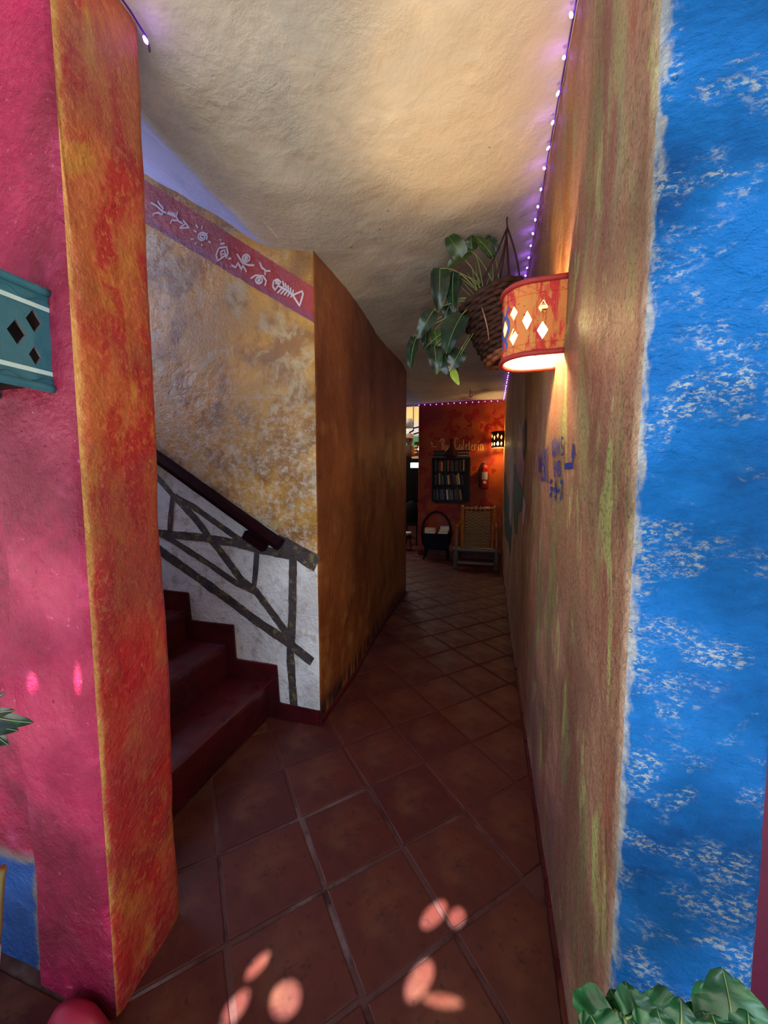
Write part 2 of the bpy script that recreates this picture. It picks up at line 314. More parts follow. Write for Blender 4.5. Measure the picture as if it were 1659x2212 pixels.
# ------------------------------------------------------------ floor and tiles
fl = struct(MB().add([(-14, -16, -.0045), (8, -16, -.0045), (8, 11, -.0045), (-14, 11, -.0045)], [(0, 1, 2, 3)]).obj('floor', M_grout))
def clip(poly, a, b, c_):                  # keep a x + b y <= c
    out = []
    for i in range(len(poly)):
        p, q = poly[i], poly[(i + 1) % len(poly)]; dp = a * p[0] + b * p[1] - c_; dq = a * q[0] + b * q[1] - c_
        if dp <= 0: out.append(p)
        if dp * dq < 0: u = dp / (dp - dq); out.append((p[0] + (q[0] - p[0]) * u, p[1] + (q[1] - p[1]) * u))
    return out
P0 = Vector((-.304, 1.335)); U = Vector((.230, .229)); V = Vector((-.223, .231))
rt_ = random.Random(3)
for i in range(-12, 22):
    for j in range(-12, 22):
        g = [P0 + U * (i + a) + V * (j + b) for a, b in ((.027, .027), (.973, .027), (.973, .973), (.027, .973))]
        g = [p + Vector((rt_.uniform(-.004, .004), rt_.uniform(-.004, .004))) for p in g]
        cx = sum(p.x for p in g) / 4; cy = sum(p.y for p in g) / 4
        if cy > 7.4 or cy < -.2 or cx < -2.0 or cx > .9: continue
        P = [tuple(p) for p in g]
        if cy > .70: P = clip(P, 1, 0, XR - .014)
        else: P = clip(P, 0, 1, .70) if cx > XR + .1 else P
        if cy > 2.0 and cy < 4.6: P = clip(P, -1, 0, 1.0)
        elif .9 < cy <= 2.0: P = clip(P, -1, 0, 1.28)
        elif cy <= .9 and cx < -1.0: P = clip(P, 0, 1, .64)
        if cy > 6.8: P = clip(P, 0, 1, 7.27)
        if len(P) < 3: continue
        A = abs(sum(P[k][0] * P[(k + 1) % len(P)][1] - P[(k + 1) % len(P)][0] * P[k][1] for k in range(len(P)))) / 2
        if A < .004: continue
        c0 = Vector((sum(p[0] for p in P) / len(P), sum(p[1] for p in P) / len(P))); h = rt_.uniform(-.0015, .0015); tx, ty = rt_.uniform(-.006, .006), rt_.uniform(-.006, .006)
        n = len(P); vs = []
        for sc_, z in ((1, -.012), (1, -.0018), (.978, .0)):
            for p in P:
                q = c0 + (Vector(p) - c0) * sc_; vs.append((q.x - c0.x, q.y - c0.y, z + h + (q.x - c0.x) * tx + (q.y - c0.y) * ty))
        fs = [(a * n + k, a * n + (k + 1) % n, (a + 1) * n + (k + 1) % n, (a + 1) * n + k) for a in (0, 1) for k in range(n)] + [tuple(range(2 * n, 3 * n))]
        o = MB().add(vs, fs).obj('tile', M_tile, fl); o.location = (c0.x, c0.y, 0)
# baseboards
struct(MB().box(XR - .014, XR + .01, .74, 7.28, 0, .028).obj('baseboard_right', M_maroon, bevel=.004))
bbp = [(-1.046, 4.7), (-1.044, 4.65), (-1.024, 3.95), (-1.0, 3.24), (-.944, 2.49), (-.943, 1.915)]
vs = []; 
for x, y in bbp:
    for dx, z in ((-.02, 0), (.012, 0), (.012, .035), (-.02, .045)): vs.append((x + dx, y, z))
struct(MB().add(vs, [(i * 4 + k, i * 4 + (k + 1) % 4, (i + 1) * 4 + (k + 1) % 4, (i + 1) * 4 + k) for i in range(5) for k in range(4)] + [(0, 1, 2, 3), (23, 22, 21, 20)]).obj('baseboard_left', M_maroon, fix=True))
struct(MB().box(-1.36, XR, 7.27, 7.292, 0, .10).obj('baseboard_end', M_maroon, bevel=.004))

# ------------------------------------------------------------ stairs
st = thing('staircase', 'maroon painted concrete stairs climbing left behind the orange pier', 'stairs', (-1.28, 1.4, 0))
RX, RZ = [-1.285, -1.587, -1.893, -2.2, -2.505, -2.81, -3.115], [.216, .421, .611, .815, 1.02, 1.225, 1.43]
for k in range(7):
    x0 = RX[k]; x1 = RX[k + 1] if k < 6 else -3.6; b_ = MB(); z0 = 0 if k == 0 else RZ[k - 1] - .01
    xs = [x0 - .004, x0, x0 + .003, x0 + .001, x0 - .008, x0 - .022, x1 - .02]; zs = [z0, z0 + .01, RZ[k] - .03, RZ[k] - .010, RZ[k] - .002, RZ[k], RZ[k] - .004]
    ys = fr(.935, 1.917, .06); vs = []
    for y in ys:
        wob = noise.noise(Vector((k * 3.1, y * 3, 0))) * .005
        for x, z in zip(xs, zs): vs.append((x + wob, y, z + wob * .5))
    w = len(xs); b_.add(vs, [(i * w + q, (i + 1) * w + q, (i + 1) * w + q + 1, i * w + q + 1) for i in range(len(ys) - 1) for q in range(w - 1)])
    n0 = len(b_.v); yy = ys[-1]; b_.add([(x1 - .02, .935, z0), (x1 - .02, yy, z0)], []); 
    b_.f += [tuple(range(0, w)) + (n0,), tuple(range((len(ys) - 1) * w, len(ys) * w))[::-1] + (n0 + 1,)][:2]; b_.m += [0, 0]
    put(b_.obj('step', M_maroon, fix=True), st)
# stepped skirting painted/raised on the stair wall
sk = [(-.944, 0), (-.944, .093), (-1.213, .098), (-1.226, .335), (-1.519, .335), (-1.53, .555), (-1.855, .553), (-1.868, .735), (-2.14, .74), (-2.15, .94), (-2.445, .945), (-2.455, 1.15), (-2.75, 1.15), (-2.76, 1.36), (-3.05, 1.36), (-3.06, 1.55), (-3.5, 1.55), (-3.5, 0)]
o = MB().prism(sk, lambda p: Vector((p[0], 1.93, p[1])), lambda p: Vector((p[0], 1.911, p[1]))).obj('trim_1', M_maroon, fix=True, bevel=.004); struct(o)

# ------------------------------------------------------------ painted marks following the plaster relief
wall_stair = bpy.data.objects['wall_stair']; wall_right = bpy.data.objects['wall_right']; wall_end = bpy.data.objects['wall_end']
def dens(pts, d):
    out = [Vector(pts[0])]
    for a, b in zip(pts, pts[1:]):
        a, b = Vector(a), Vector(b); n = max(1, int((b - a).length / d))
        out += [a.lerp(b, k / n) for k in range(1, n + 1)]
    return out
def surf(axis, plane, sign, amp, off):
    def f(p):
        q = Vector(p); setattr(q, axis, plane); dd = disp(q, amp); setattr(q, axis, plane + sign * (dd + off)); return q
    return f
def strip(mb, pts, w, nrm, f, cols=2, wob=0, cap=True):
    pts = dens(pts, .012); k = len(pts); nrm = Vector(nrm); vs = []
    for i, p in enumerate(pts):
        t_ = (pts[min(i + 1, k - 1)] - pts[max(i - 1, 0)]).normalized(); s_ = t_.cross(nrm).normalized()
        ww = w * (1 + wob * (noise.noise(p * 12) + .6 * noise.noise(p * 45))) * (.75 if cap and i in (0, k - 1) else 1)
        for c_ in range(cols + 1): vs.append(f(p + s_ * ww * (c_ / cols - .5)))
    n = cols + 1; mb.add(vs, [(i * n + c_, i * n + c_ + 1, (i + 1) * n + c_ + 1, (i + 1) * n + c_) for i in range(k - 1) for c_ in range(cols)])
    return mb
# bamboo railing painted on the stair wall
t = NT('painted_bamboo'); c = over(t, sr((72, 62, 66)), [dict(c=sr((128, 116, 66)), s=(22, 22, 30), lo=.52, hi=.66, det=6), dict(c=sr((46, 38, 46)), s=14, lo=.5, hi=.68), dict(c=sr((150, 146, 140)), s=90, lo=.62, hi=.7, k=.5)]); pbump(t, 60, 15, True, .9, .012); M_bamboo = t.done(c, .55)
c4 = lambda x, y: atY(320 + x / 3.3525, 940 + y / 3.3525, 1.925)
fS = surf('y', 1.925, -1, .005, .0022)
poles = [([(20, 260), (105, 350), (180, 440), (330, 520), (500, 640), (640, 740), (740, 805)], 46), ([(10, 700), (125, 715), (400, 742), (640, 782), (820, 830), (1030, 872)], 62),
    ([(190, 440), (340, 600), (440, 730), (520, 830), (680, 1050), (780, 1130), (900, 1290), (1015, 1450)], 58), ([(60, 690), (190, 765), (440, 930), (640, 1070), (790, 1140)], 48),
    ([(20, 780), (140, 870), (500, 1130), (760, 1330), (1000, 1490), (1190, 1640)], 72), ([(1048, 880), (1046, 1280), (1030, 1580), (1058, 1960)], 62), ([(177, 430), (160, 700)], 46), ([(790, 850), (768, 1100)], 44), ([(930, 775), (1100, 860), (1224, 935)], 122)]
for q, (pl, w) in enumerate(poles):
    f = surf('y', 1.925, -1, .005, .0022 + .0006 * (q % 4)); strip(MB(), [c4(*p) for p in pl], w / 3.3525 / 800 * 2.25, (0, -1, 0), f, 3, .16, False).obj('painted_pole', M_bamboo, wall_stair, smooth=True)
# real wooden handrail
M_rail = plain('dark_maroon_wood', (34, 10, 18), .35, bump=.2)
hr = thing('handrail', 'dark maroon wooden handrail fixed on the stair wall above the painted bamboo railing', 'handrail', (-1.6, 1.88, 1.4))
a = c4(-420, -215) + Vector((0, -.045, 0)); b = c4(985, 785) + Vector((0, -.045, 0)); d = (b - a); n = 24
put(MB().tube([a + d * k / n + Vector((0, 0, noise.noise(Vector((k * .7, 0, 0))) * .004)) for k in range(n + 1)], .040, 8, flat=1.0).obj('rail', M_rail, hr, fix=True), hr)
bk_ = MB(); Mx = Matrix.Translation(c4(800, 700)) @ Matrix.Rotation(.53, 4, 'Y')
bk_.box(-.06, .10, -.05, .006, -.075, -.02, Mx); put(bk_.obj('bracket', M_rail, hr, bevel=.006), hr)
bk_ = MB(); Mx = Matrix.Translation(c4(20, 130)) @ Matrix.Rotation(.53, 4, 'Y'); bk_.box(-.05, .05, -.05, .006, -.075, -.02, Mx); put(bk_.obj('bracket', M_rail, hr, bevel=.006), hr)
# petroglyph-like drawings on the band
M_white = plain('white_brush_paint', (214, 206, 214), .5)
c3 = lambda x, y: atY(300 + x / 4.1475, 380 + y / 4.1475, 1.925)
def circ(x, y, r, n=14, turns=1, r1=None): return [(x + (r + ((r1 or r) - r) * k / n) * cos(2 * pi * turns * k / n), y + (r + ((r1 or r) - r) * k / n) * sin(2 * pi * turns * k / n)) for k in range(n + 1)]
glyphs = [
 [[(110, 240), (160, 270), (215, 320), (250, 335)], [(170, 225), (190, 260), (225, 295), (205, 310)], [(130, 360), (132, 342), (175, 330), (212, 352), (215, 320)]],
 [[(255, 335), (300, 350), (340, 370), (360, 410), (400, 432)], [(340, 370), (352, 325)], [(285, 430), (300, 400), (350, 405)], [(400, 400), (458, 470), (370, 470), (425, 432), (400, 400)]] + [[(275 + k * 14, 318 + k * 4), (262 + k * 14, 350 + k * 6)] for k in range(5)],
 [circ(572, 552, 6, 26, 2.1, 46)] + [[p, q] for p, q in (((515, 440), (535, 470)), ((570, 450), (572, 478)), ((497, 493), (522, 508)), ((470, 572), (497, 568)), ((508, 615), (520, 600)), ((570, 632), (568, 614)), ((628, 588), (650, 604)), ((606, 534), (622, 518)))],
 [[(720, 650), (790, 640), (802, 700), (710, 765), (698, 712), (720, 650)], [(745, 728), (738, 682), (772, 668), (778, 700), (752, 704)], [(733, 572), (740, 582)], [(733, 612), (775, 610)], [(780, 740), (800, 715)], [(800, 745), (832, 742)]],
 [circ(962, 738, 32), circ(962, 738, 12), [(880, 700), (930, 780), (985, 800), (1035, 800)], [(830, 800), (870, 822), (890, 780), (922, 842), (932, 800), (965, 862)]],
 [[(1080, 770), (1100, 820), (1130, 842), (1130, 890)], [(1130, 850), (1178, 850)], [(1000, 920), (1045, 890), (1110, 895), (1140, 940), (1128, 985)], circ(1076, 935, 29), circ(1076, 935, 8)],
 [[(1205, 940), (1240, 925), (1272, 950), (1220, 1022), (1200, 990), (1205, 940)], circ(1238, 952, 12), [(1250, 985), (1320, 1022), (1395, 1078)], [(1380, 1070), (1462, 1033), (1472, 1060), (1442, 1167), (1380, 1070)]] + [[(1288 + k * 24, 940 + k * 20), (1300 + k * 20, 990 + k * 16), (1240 + k * 30, 1050 + k * 10)] for k in range(5)]]
for g in glyphs:
    mb = MB(); [strip(mb, [c3(*p) for p in pl], .0105, (0, -1, 0), surf('y', 1.925, -1, .005, .003)) for pl in g]; mb.obj('painted_glyph', M_white, wall_stair)
# blue lettering on the right wall
M_ink = plain('thick_blue_paint', (42, 70, 160), .35, bump=.4)
cA = lambda x, y: atX(1150 + x / 13.83, 930 + y / 13.83, XR)
fR = surf('x', XR, -1, .006, .005)
letters = [
 [[(300, 590), (350, 600)], [(310, 570), (312, 1050), (305, 1500)], [(312, 1060), (352, 1000)], [(305, 1480), (352, 1440)]],                    # E
 [[(366, 520), (410, 1540)], [(408, 560), (362, 1520)]],                                                                                # X
 [[(436, 560), (436, 1530)]],                                                                                                             # I
 [[(432, 650), (535, 490)], [(484, 600), (484, 1560)]],                                                                                 # T
 [[(640, 300), (640, 780)], [(640, 300), (676, 400), (642, 540), (682, 770)]],                                                          # R
 [circ2 for circ2 in [[(705 + 20 * cos(k * pi / 5), 510 + 240 * sin(k * pi / 5)) for k in range(11)]]],                                   # O
 [[(760 + 20 * cos(k * pi / 5), 500 + 240 * sin(k * pi / 5)) for k in range(11)]],                                                        # O
 [[(800, 750), (806, 250), (838, 600), (868, 240), (878, 740)]],                                                                        # M
 [[(985, 240), (930, 220), (912, 400), (975, 560), (975, 700), (925, 720)]],                                                            # S
 [[(690, 890), (690, 1380)], [(690, 1130), (735, 1130)], [(735, 890), (735, 1380)]],                                                    # H
 [[(755, 1380), (788, 890), (818, 1390)], [(768, 1180), (808, 1180)]],                                                                  # A
 [[(845, 890), (845, 1390)], [(845, 900), (885, 960), (850, 1110), (900, 1240), (848, 1380)]],                                          # B
 [[(640, 1530), (590, 1530), (590, 1700), (630, 1760), (618, 1880), (572, 1975)]],                                                      # 5
 [[(650, 1760), (700, 1750)]],
 [[(750, 1520), (722, 1750), (722, 1960), (745, 2030), (765, 1900), (745, 1760), (722, 1820)]],                                         # 6
 [[(800, 1810), (845, 1790)]],
 [[(880, 1540), (945, 1550), (915, 1850), (870, 2110)]]]                                                                                # 7
for q, L in enumerate(letters):
    mb = MB(); [strip(mb, [cA(*p) for p in pl], .017 if q in (0, 1, 2, 3, 12, 13, 14, 15, 16) else .011, (-1, 0, 0), fR, 2, .2) for pl in L]; mb.obj('painted_letter', M_ink, wall_right)
def patch(name, poly, cv, f, mat, parent, rows=24, cols=4):
    ys_ = [p[1] for p in poly]; vs = []; lo, hi = min(ys_) + .5, max(ys_) - .5
    for k in range(rows + 1):
        y = lo + (hi - lo) * k / rows; xs = []
        for (a, b), (c_, d) in zip(poly, poly[1:] + poly[:1]):
            if (b - y) * (d - y) <= 0 and b != d: xs.append(a + (c_ - a) * (y - b) / (d - b))
        x0, x1 = min(xs), max(xs); vs += [f(cv(x0 + (x1 - x0) * j / cols, y)) for j in range(cols + 1)]
    n = cols + 1; return MB().add(vs, [(i * n + j, i * n + j + 1, (i + 1) * n + j + 1, (i + 1) * n + j) for i in range(rows) for j in range(cols)]).obj(name, mat, parent, smooth=True)
patch('painted_arrow', [(205, 690), (218, 800), (285, 805), (283, 1245), (190, 1245), (190, 800)], cA, fR, M_ink, wall_right)
patch('painted_arrow', [(1285, 370), (1315, 400), (1340, 780), (1312, 830), (1292, 1000), (1255, 1000), (1262, 830), (1232, 820)], cA, fR, M_ink, wall_right)
patch('painted_arrow', [(1020, 985), (1305, 940), (1288, 1155), (1012, 1175)], cA, surf('x', XR, -1, .006, .0056), M_ink, wall_right)
cB = lambda x, y: atX(1080 + x / 5.82, 860 + y / 5.82, XR)
def mural(nm, col): return over_mat(nm, col)
def over_mat(nm, col):
    t = NT(nm); c = over(t, sr(col), [dict(c=sr(tuple(int(x * .7) for x in col)), s=(4, 10, 3), lo=.45, hi=.65), dict(c=sr(tuple(min(255, int(x * 1.25)) for x in col)), s=(6, 16, 4), lo=.55, hi=.7)]); pbump(t, 90, 14, True, .7, .008); return t.done(c, .6)
for nm, col, poly in (('painted_leaf', (38, 44, 52), [(325, 250), (342, 330), (332, 600), (305, 790), (280, 650), (290, 400)]),
    ('painted_petal', (170, 104, 140), [(240, 300), (280, 340), (292, 650), (312, 830), (297, 1170), (232, 1000), (213, 750), (228, 500)]),
    ('painted_petal', (168, 158, 176), [(160, 550), (185, 700), (180, 1100), (165, 1400), (140, 1690), (115, 1500), (120, 950), (130, 700)]),
    ('painted_leaf', (30, 84, 88), [(190, 800), (242, 1060), (292, 1160), (287, 1400), (262, 1450), (238, 1300), (215, 1700), (195, 1720), (175, 1500)]),
    ('painted_leaf', (26, 74, 84), [(62, 900), (112, 1300), (132, 1700), (155, 1600), (130, 2000), (100, 1780), (62, 1760), (50, 1300)]),
    ('painted_petal', (206, 160, 196), [(300, 1190), (332, 1350), (292, 1620), (275, 1450)])):
    f = surf('x', XR, -1, .006, .0025 + .0007 * (sum(col) % 3)); patch(nm, poly, cB, f, over_mat(nm + '_%d' % sum(col), col), wall_right)
# sign writing on the end wall
cE = lambda x, y: atY(900 + x / 7.9, 900 + y / 7.9, 7.29)
fE = surf('y', 7.29, -1, .004, .004)
M_cream = plain('cream_brush_paint', (206, 160, 96), .6)
words = [[[(255, 425), (240, 460), (275, 450), (262, 500), (262, 515), (345, 510)]],
 [[(435, 400), (440, 560)], [(395, 430), (420, 385), (455, 385), (475, 420), (465, 465), (440, 475), (470, 520), (450, 560)]],        # B
 [[(530, 500), (495, 490), (485, 570), (510, 585), (530, 510), (535, 590)]], [[(555, 590), (555, 490), (580, 480)]],                       # a r
 [[(700, 400), (690, 365), (660, 370), (650, 440), (665, 540), (700, 560), (715, 520)]],                                                # C
 [[(770, 490), (735, 485), (725, 560), (755, 575), (770, 500), (778, 575)]],                                                            # a
 [[(815, 400), (800, 400), (800, 570)], [(785, 480), (820, 475)]], [[(835, 530), (865, 500), (850, 470), (833, 520), (850, 575), (872, 560)]],
 [[(895, 420), (895, 570), (910, 570)], [(880, 470), (915, 465)]], [[(935, 530), (965, 500), (950, 470), (933, 520), (950, 580), (972, 560)]],
 [[(990, 580), (990, 465)], [(990, 500), (1020, 465)]], [[(1055, 480), (1055, 580)], [(1045, 440), (1075, 415)]],                         # r i
 [[(1130, 475), (1095, 475), (1088, 560), (1115, 578), (1132, 480), (1142, 578)]]]
for L in words:
    mb = MB(); [strip(mb, [cE(*p) for p in pl], .016, (0, -1, 0), fE, 2, .2) for pl in L]; mb.obj('painted_letter', M_cream, wall_end)

# ------------------------------------------------------------ clay wall lamps
def lampshade(root, o0, u, n, r, stt, z0, z1, holes, mats, rimmat, th=.006):
    L = 2 * stt + pi * r
    def P(s, z, off=0):
        if s < stt: p, q = o0 - u * r + n * s, -u
        elif s > L - stt: p, q = o0 + u * r + n * (L - s), u
        else:
            a = (s - stt) / r; q = u * -cos(a) + n * sin(a); p = o0 + n * stt + q * r
        return Vector((p.x, p.y, 0)) + q * off + Vector((0, 0, z))
    cols = set([round(L * k / 44, 5) for k in range(45)])
    for s, z, w, h in holes: cols |= {round(s - w / 2, 5), round(s, 5), round(s + w / 2, 5)}
    cols = sorted(cols); mb = MB()
    def rngs(hs, s):
        out = [z0]
        for (hs_, hz, w, h) in hs: k = max(0, 1 - abs(s - hs_) / (w / 2)) * h / 2; out += [hz - k, hz + k]
        return out + [z1]
    for a, b in zip(cols, cols[1:]):
        if b - a < 1e-4: continue
        mid = (a + b) / 2; hs = sorted([h for h in holes if abs(mid - h[0]) < h[2] / 2], key=lambda h: h[1])
        A, B = rngs(hs, a), rngs(hs, b)
        for k in range(0, len(A), 2):
            za, zb = A[k], A[k + 1]; ya, yb = B[k], B[k + 1]
            for off, flip in ((0, 0), (-th, 1)):
                f = [P(a, za, off), P(b, ya, off), P(b, yb, off), P(a, zb, off)]
                mb.add(f[::-1] if flip else f, [(0, 1, 2, 3)], 1 if flip else 0)
            if k + 2 < len(A):
                mb.add([P(a, zb), P(b, yb), P(b, yb, -th), P(a, zb, -th)], [(0, 1, 2, 3)], 1); mb.add([P(a, A[k + 2]), P(b, B[k + 2]), P(b, B[k + 2], -th), P(a, A[k + 2], -th)], [(3, 2, 1, 0)], 1)
    put(mb.obj('shade', mats, root), root)
    for z in (z0, z1):
        mb = MB(); mb.tube([P(L * k / 40, z, .002) for k in range(41)], .0095, 8); put(mb.obj('rim', rimmat, root, smooth=True, fix=True), root)
    return P, L
bx = lambda c_, s=.0: Vector(c_)
# clay of the lit lamp
t = NT('red_orange_washed_clay')
c = over(t, sr((226, 138, 76)), [dict(c=sr((210, 62, 60)), s=(34, 34, 7), lo=.44, hi=.56, det=6, dist=.5), dict(c=sr((214, 150, 76)), s=(50, 50, 12), lo=.55, hi=.65), dict(c=sr((150, 44, 40)), s=60, lo=.66, hi=.7)]); t.bump(t.noise(60, 5), .3, .003)
t.b.inputs['Subsurface Weight'].default_value = 0; M_clay = t.done(c, .7, spec=.25)
M_clayrim = plain('red_clay_rim', (176, 52, 50), .5, sc=60, bump=.3); M_inner = plain('cream_glaze', (206, 150, 100), .7)
M_bulb = emis('warm_bulb', (1, .66, .30), 800.0)
LA = thing('wall_lamp', 'lit red-orange pierced clay lamp on the right corridor wall beside the hanging basket', 'wall lamp', (XR, 1.4875, 1.9), 'pierced clay wall lamps')
lz0, lz1 = 1.888, 2.125
hol = [(.072, 2.035, .030, .048), (.072, 1.962, .034, .058), (.122, 2.000, .032, .062), (.170, 2.035, .030, .048), (.170, 1.957, .034, .058), (.216, 1.998, .034, .056)]
hol += [(.51 - s, z, w, h) for s, z, w, h in hol[:5]]
Pf, LL = lampshade(LA, Vector((XR, 1.4875, 0)), Vector((0, 1, 0)), Vector((-1, 0, 0)), .0975, .102, lz0, lz1, hol, [M_clay, M_inner], M_clayrim)
for zz in (lz0 + .035, lz1 - .040):        # embossed lines and waves
    put(MB().tube([Pf(LL * k / 40, zz, .001) for k in range(41)], .0022, 5).obj('embossed_line', M_clay, LA, smooth=True), LA)
for zb, sg in ((lz1 - .034, 1), (lz0 + .010, 1)):
    mb = MB()
    for k in range(13):
        s0 = .012 + k * .038; mb.tube([Pf(s0 + .036 * q / 6, zb + .020 * (.5 - .5 * cos(pi * q / 6)), .001) for q in range(7)], .002, 5)
    put(mb.obj('embossed_wave', M_clay, LA, smooth=True), LA)
M_lblue = plain('blue_lamp_paint', (66, 96, 190), .5, sc=80)
def onsh(pl, w, mb):
    pts = []
    for a, b in zip(pl, pl[1:]): pts += [(a[0] + (b[0] - a[0]) * k / 4, a[1] + (b[1] - a[1]) * k / 4) for k in range(4)]
    pts.append(pl[-1]); vs = []
    for i, p in enumerate(pts):
        a, b = pts[max(i - 1, 0)], pts[min(i + 1, len(pts) - 1)]; dx, dz = b[0] - a[0], b[1] - a[1]; l = sqrt(dx * dx + dz * dz) or 1
        for s_ in (-1, 1): vs.append(Pf(p[0] - dz / l * w / 2 * s_, p[1] + dx / l * w / 2 * s_, .0012))
    mb.add(vs, [(2 * i, 2 * i + 1, 2 * i + 3, 2 * i + 2) for i in range(len(pts) - 1)])
mb = MB(); cs, cz = .216, 1.998
onsh([(cs + .026 * cos(2 * pi * k / 20), cz + .038 * sin(2 * pi * k / 20)) for k in range(21)], .011, mb)
for sx in (-1, 1):
    onsh([(cs + sx * .006, cz + .036), (cs + sx * .016, cz + .056), (cs + sx * .022, cz + .066)], .009, mb); onsh([(cs + sx * .008, cz - .038), (cs + sx * .018, cz - .060), (cs + sx * .016, cz - .074)], .009, mb)
put(mb.obj('painted_ring', M_lblue, LA), LA)
put(MB().lathe([(.004, -.030), (.020, -.022), (.028, 0), (.022, .020), (.013, .034), (.013, .05)], 14, Matrix.Translation((.170, 1.4875, 1.985))).obj('bulb', M_bulb, LA, smooth=True, fix=True), LA)
M_socket = plain('black_socket', (30, 26, 26), .5)
put(MB().tube([(.170, 1.4875, 2.03), (.170, 1.4875, 2.06), (.24, 1.4875, 2.06)], .012, 8).obj('socket', M_socket, LA), LA)
# teal lamp, unlit, on the pink wall
M_teal = plain('teal_clay', (52, 112, 128), .55, sc=30, bump=.25); M_tin = plain('dark_clay_inside', (96, 78, 84), .7); M_trim = plain('pale_aqua_band', (196, 226, 222), .5)
LB = thing('wall_lamp', 'unlit teal clay lamp with two white bands on the pink wall', 'wall lamp', (-1.09, .65, 1.67), 'pierced clay wall lamps')
tz0, tz1 = 1.668, 1.885
ht = [(.032, 1.812, .030, .052), (.034, 1.735, .024, .044), (.066, 1.775, .034, .054), (.110, 1.812, .030, .052), (.110, 1.735, .030, .052), (.155, 1.775, .034, .054)]; ht += [(.50 - s, z, w, h) for s, z, w, h in ht[:5]]
Pt, LT = lampshade(LB, Vector((-1.09, .648, 0)), Vector((-1, 0, 0)), Vector((0, -1, 0)), .0955, .10, tz0, tz1, ht, [M_teal, M_tin], M_teal)
for zz in (tz0 + .034, tz1 - .038):
    mb = MB(); vs = []
    for k in range(41): vs += [Pt(LT * k / 40, zz - .005, .0018), Pt(LT * k / 40, zz + .005, .0018)]
    mb.add(vs, [(2 * i, 2 * i + 2, 2 * i + 3, 2 * i + 1) for i in range(40)]); put(mb.obj('white_band', M_trim, LB), LB)
for zb in (tz1 - .024, tz0 + .016): put(MB().tube([Pt(LT * k / 60, zb + .007 * sin(k * .75), .001) for k in range(61)], .002, 5).obj('embossed_wave', M_teal, LB, smooth=True), LB)
put(MB().box(-1.18, -1.0, .625, .645, tz0 + .01, tz1 - .01).obj('dark_hole_backing', M_socket, LB), LB)  # added dark sheet so the openings look shaded inside
# small lit lamp at the far end of the right wall
LC = thing('wall_lamp', 'small brown pierced lamp glowing yellow beside the end wall', 'wall lamp', (XR, 7.08, 2.1), 'pierced clay wall lamps')
M_brown = plain('dark_brown_clay', (74, 42, 26), .6); M_lrim = plain('pale_lamp_rim', (240, 214, 160), .5)
hf = []
for k in range(9):
    s = .05 + k * .062; hf += [(s, 2.235 + (.03 if k % 2 else 0), .040, .085)] + [(s, 2.125, .040, .075)]
Pc, LCn = lampshade(LC, Vector((XR, 7.02, 0)), Vector((0, 1, 0)), Vector((-1, 0, 0)), .12, .10, 2.07, 2.34, hf, [M_brown, M_inner], M_brown)
put(MB().tube([Pc(LCn * k / 30, 2.068, .004) for k in range(31)], .010, 6).obj('lower_rim', M_lrim, LC, smooth=True), LC)
put(MB().lathe([(.004, -.035), (.03, -.02), (.034, .01), (.018, .035)], 12, Matrix.Translation((.12, 7.02, 2.15))).obj('bulb', emis('far_bulb', (1, .66, .25), 380.0), LC, smooth=True, fix=True), LC)

# ------------------------------------------------------------ string lights
M_led = emis('violet_led', (.36, .12, 1.0), 14.0); M_cable = plain('clear_violet_cable', (70, 40, 120), .4)
SLn = thing('string_lights', 'violet string lights along the top corner of the right wall and end wall', 'string lights', (XR, 1.2, 2.87))
ys = []; y = .78
while y < 7.2: ys.append(y); y += .118
led = MB().lathe([(.001, -.008), (.005, -.004), (.006, 0), (.004, .007), (.001, .009)], 7).mesh('led', M_led, smooth=True)
cab = []; pr_ = random.Random(5)
def addled(p, par):
    o = bpy.data.objects.new('bulb', led); COL.objects.link(o); o.parent = par; o.location = Vector(p) - Vector(par.location); o.rotation_euler = (pr_.uniform(-1, 1), pr_.uniform(-1, 1), 0)
for y in ys:
    z = zc(XR, y) - .028 + pr_.uniform(-.006, .006); cab += [(XR - .013, y - .05, z + .012 + pr_.uniform(-.006, .006)), (XR - .013, y, z + .006)]; addled((XR - .022, y, z - .004), SLn)
ex = [-1.36 + k * (1.58 / 14) for k in range(15)][::-1]
for k, x in enumerate(ex[1:]):
    z = 2.945 + pr_.uniform(-.004, .004); cab += [(x + .05, 7.268, z + .01), (x, 7.268, z + .005)]; addled((x, 7.262, z - .004), SLn)
put(MB().tube(cab, .0028, 5).obj('cable', M_cable, SLn), SLn)
SL2 = thing('string_lights', 'single violet fairy light hanging at the top of the orange pier', 'string lights', (-.95, .9, 2.69))
pL = Vector((-.945, .905, 2.672)); addled(pL, SL2); put(MB().tube([(-.915, .69, 2.685), (-.925, .76, 2.677), (-.935, .85, 2.684), tuple(pL + Vector((0, 0, .012))), (-.962, .93, 2.69), (-.98, .95, 2.70)], .003, 5).obj('cable', M_cable, SL2), SL2)
for p in ([(XR - .05, y, zc(XR, y) - .05) for y in ys[4:24:2]] + [(-.91, .90, 2.655)]):      # the near LEDs' own light
    l = bpy.data.lights.new('led_glow', 'POINT'); l.energy = .05; l.color = (.35, .12, 1); l.shadow_soft_size = .012; o = bpy.data.objects.new('led_glow', l); o.location = p; COL.objects.link(o)

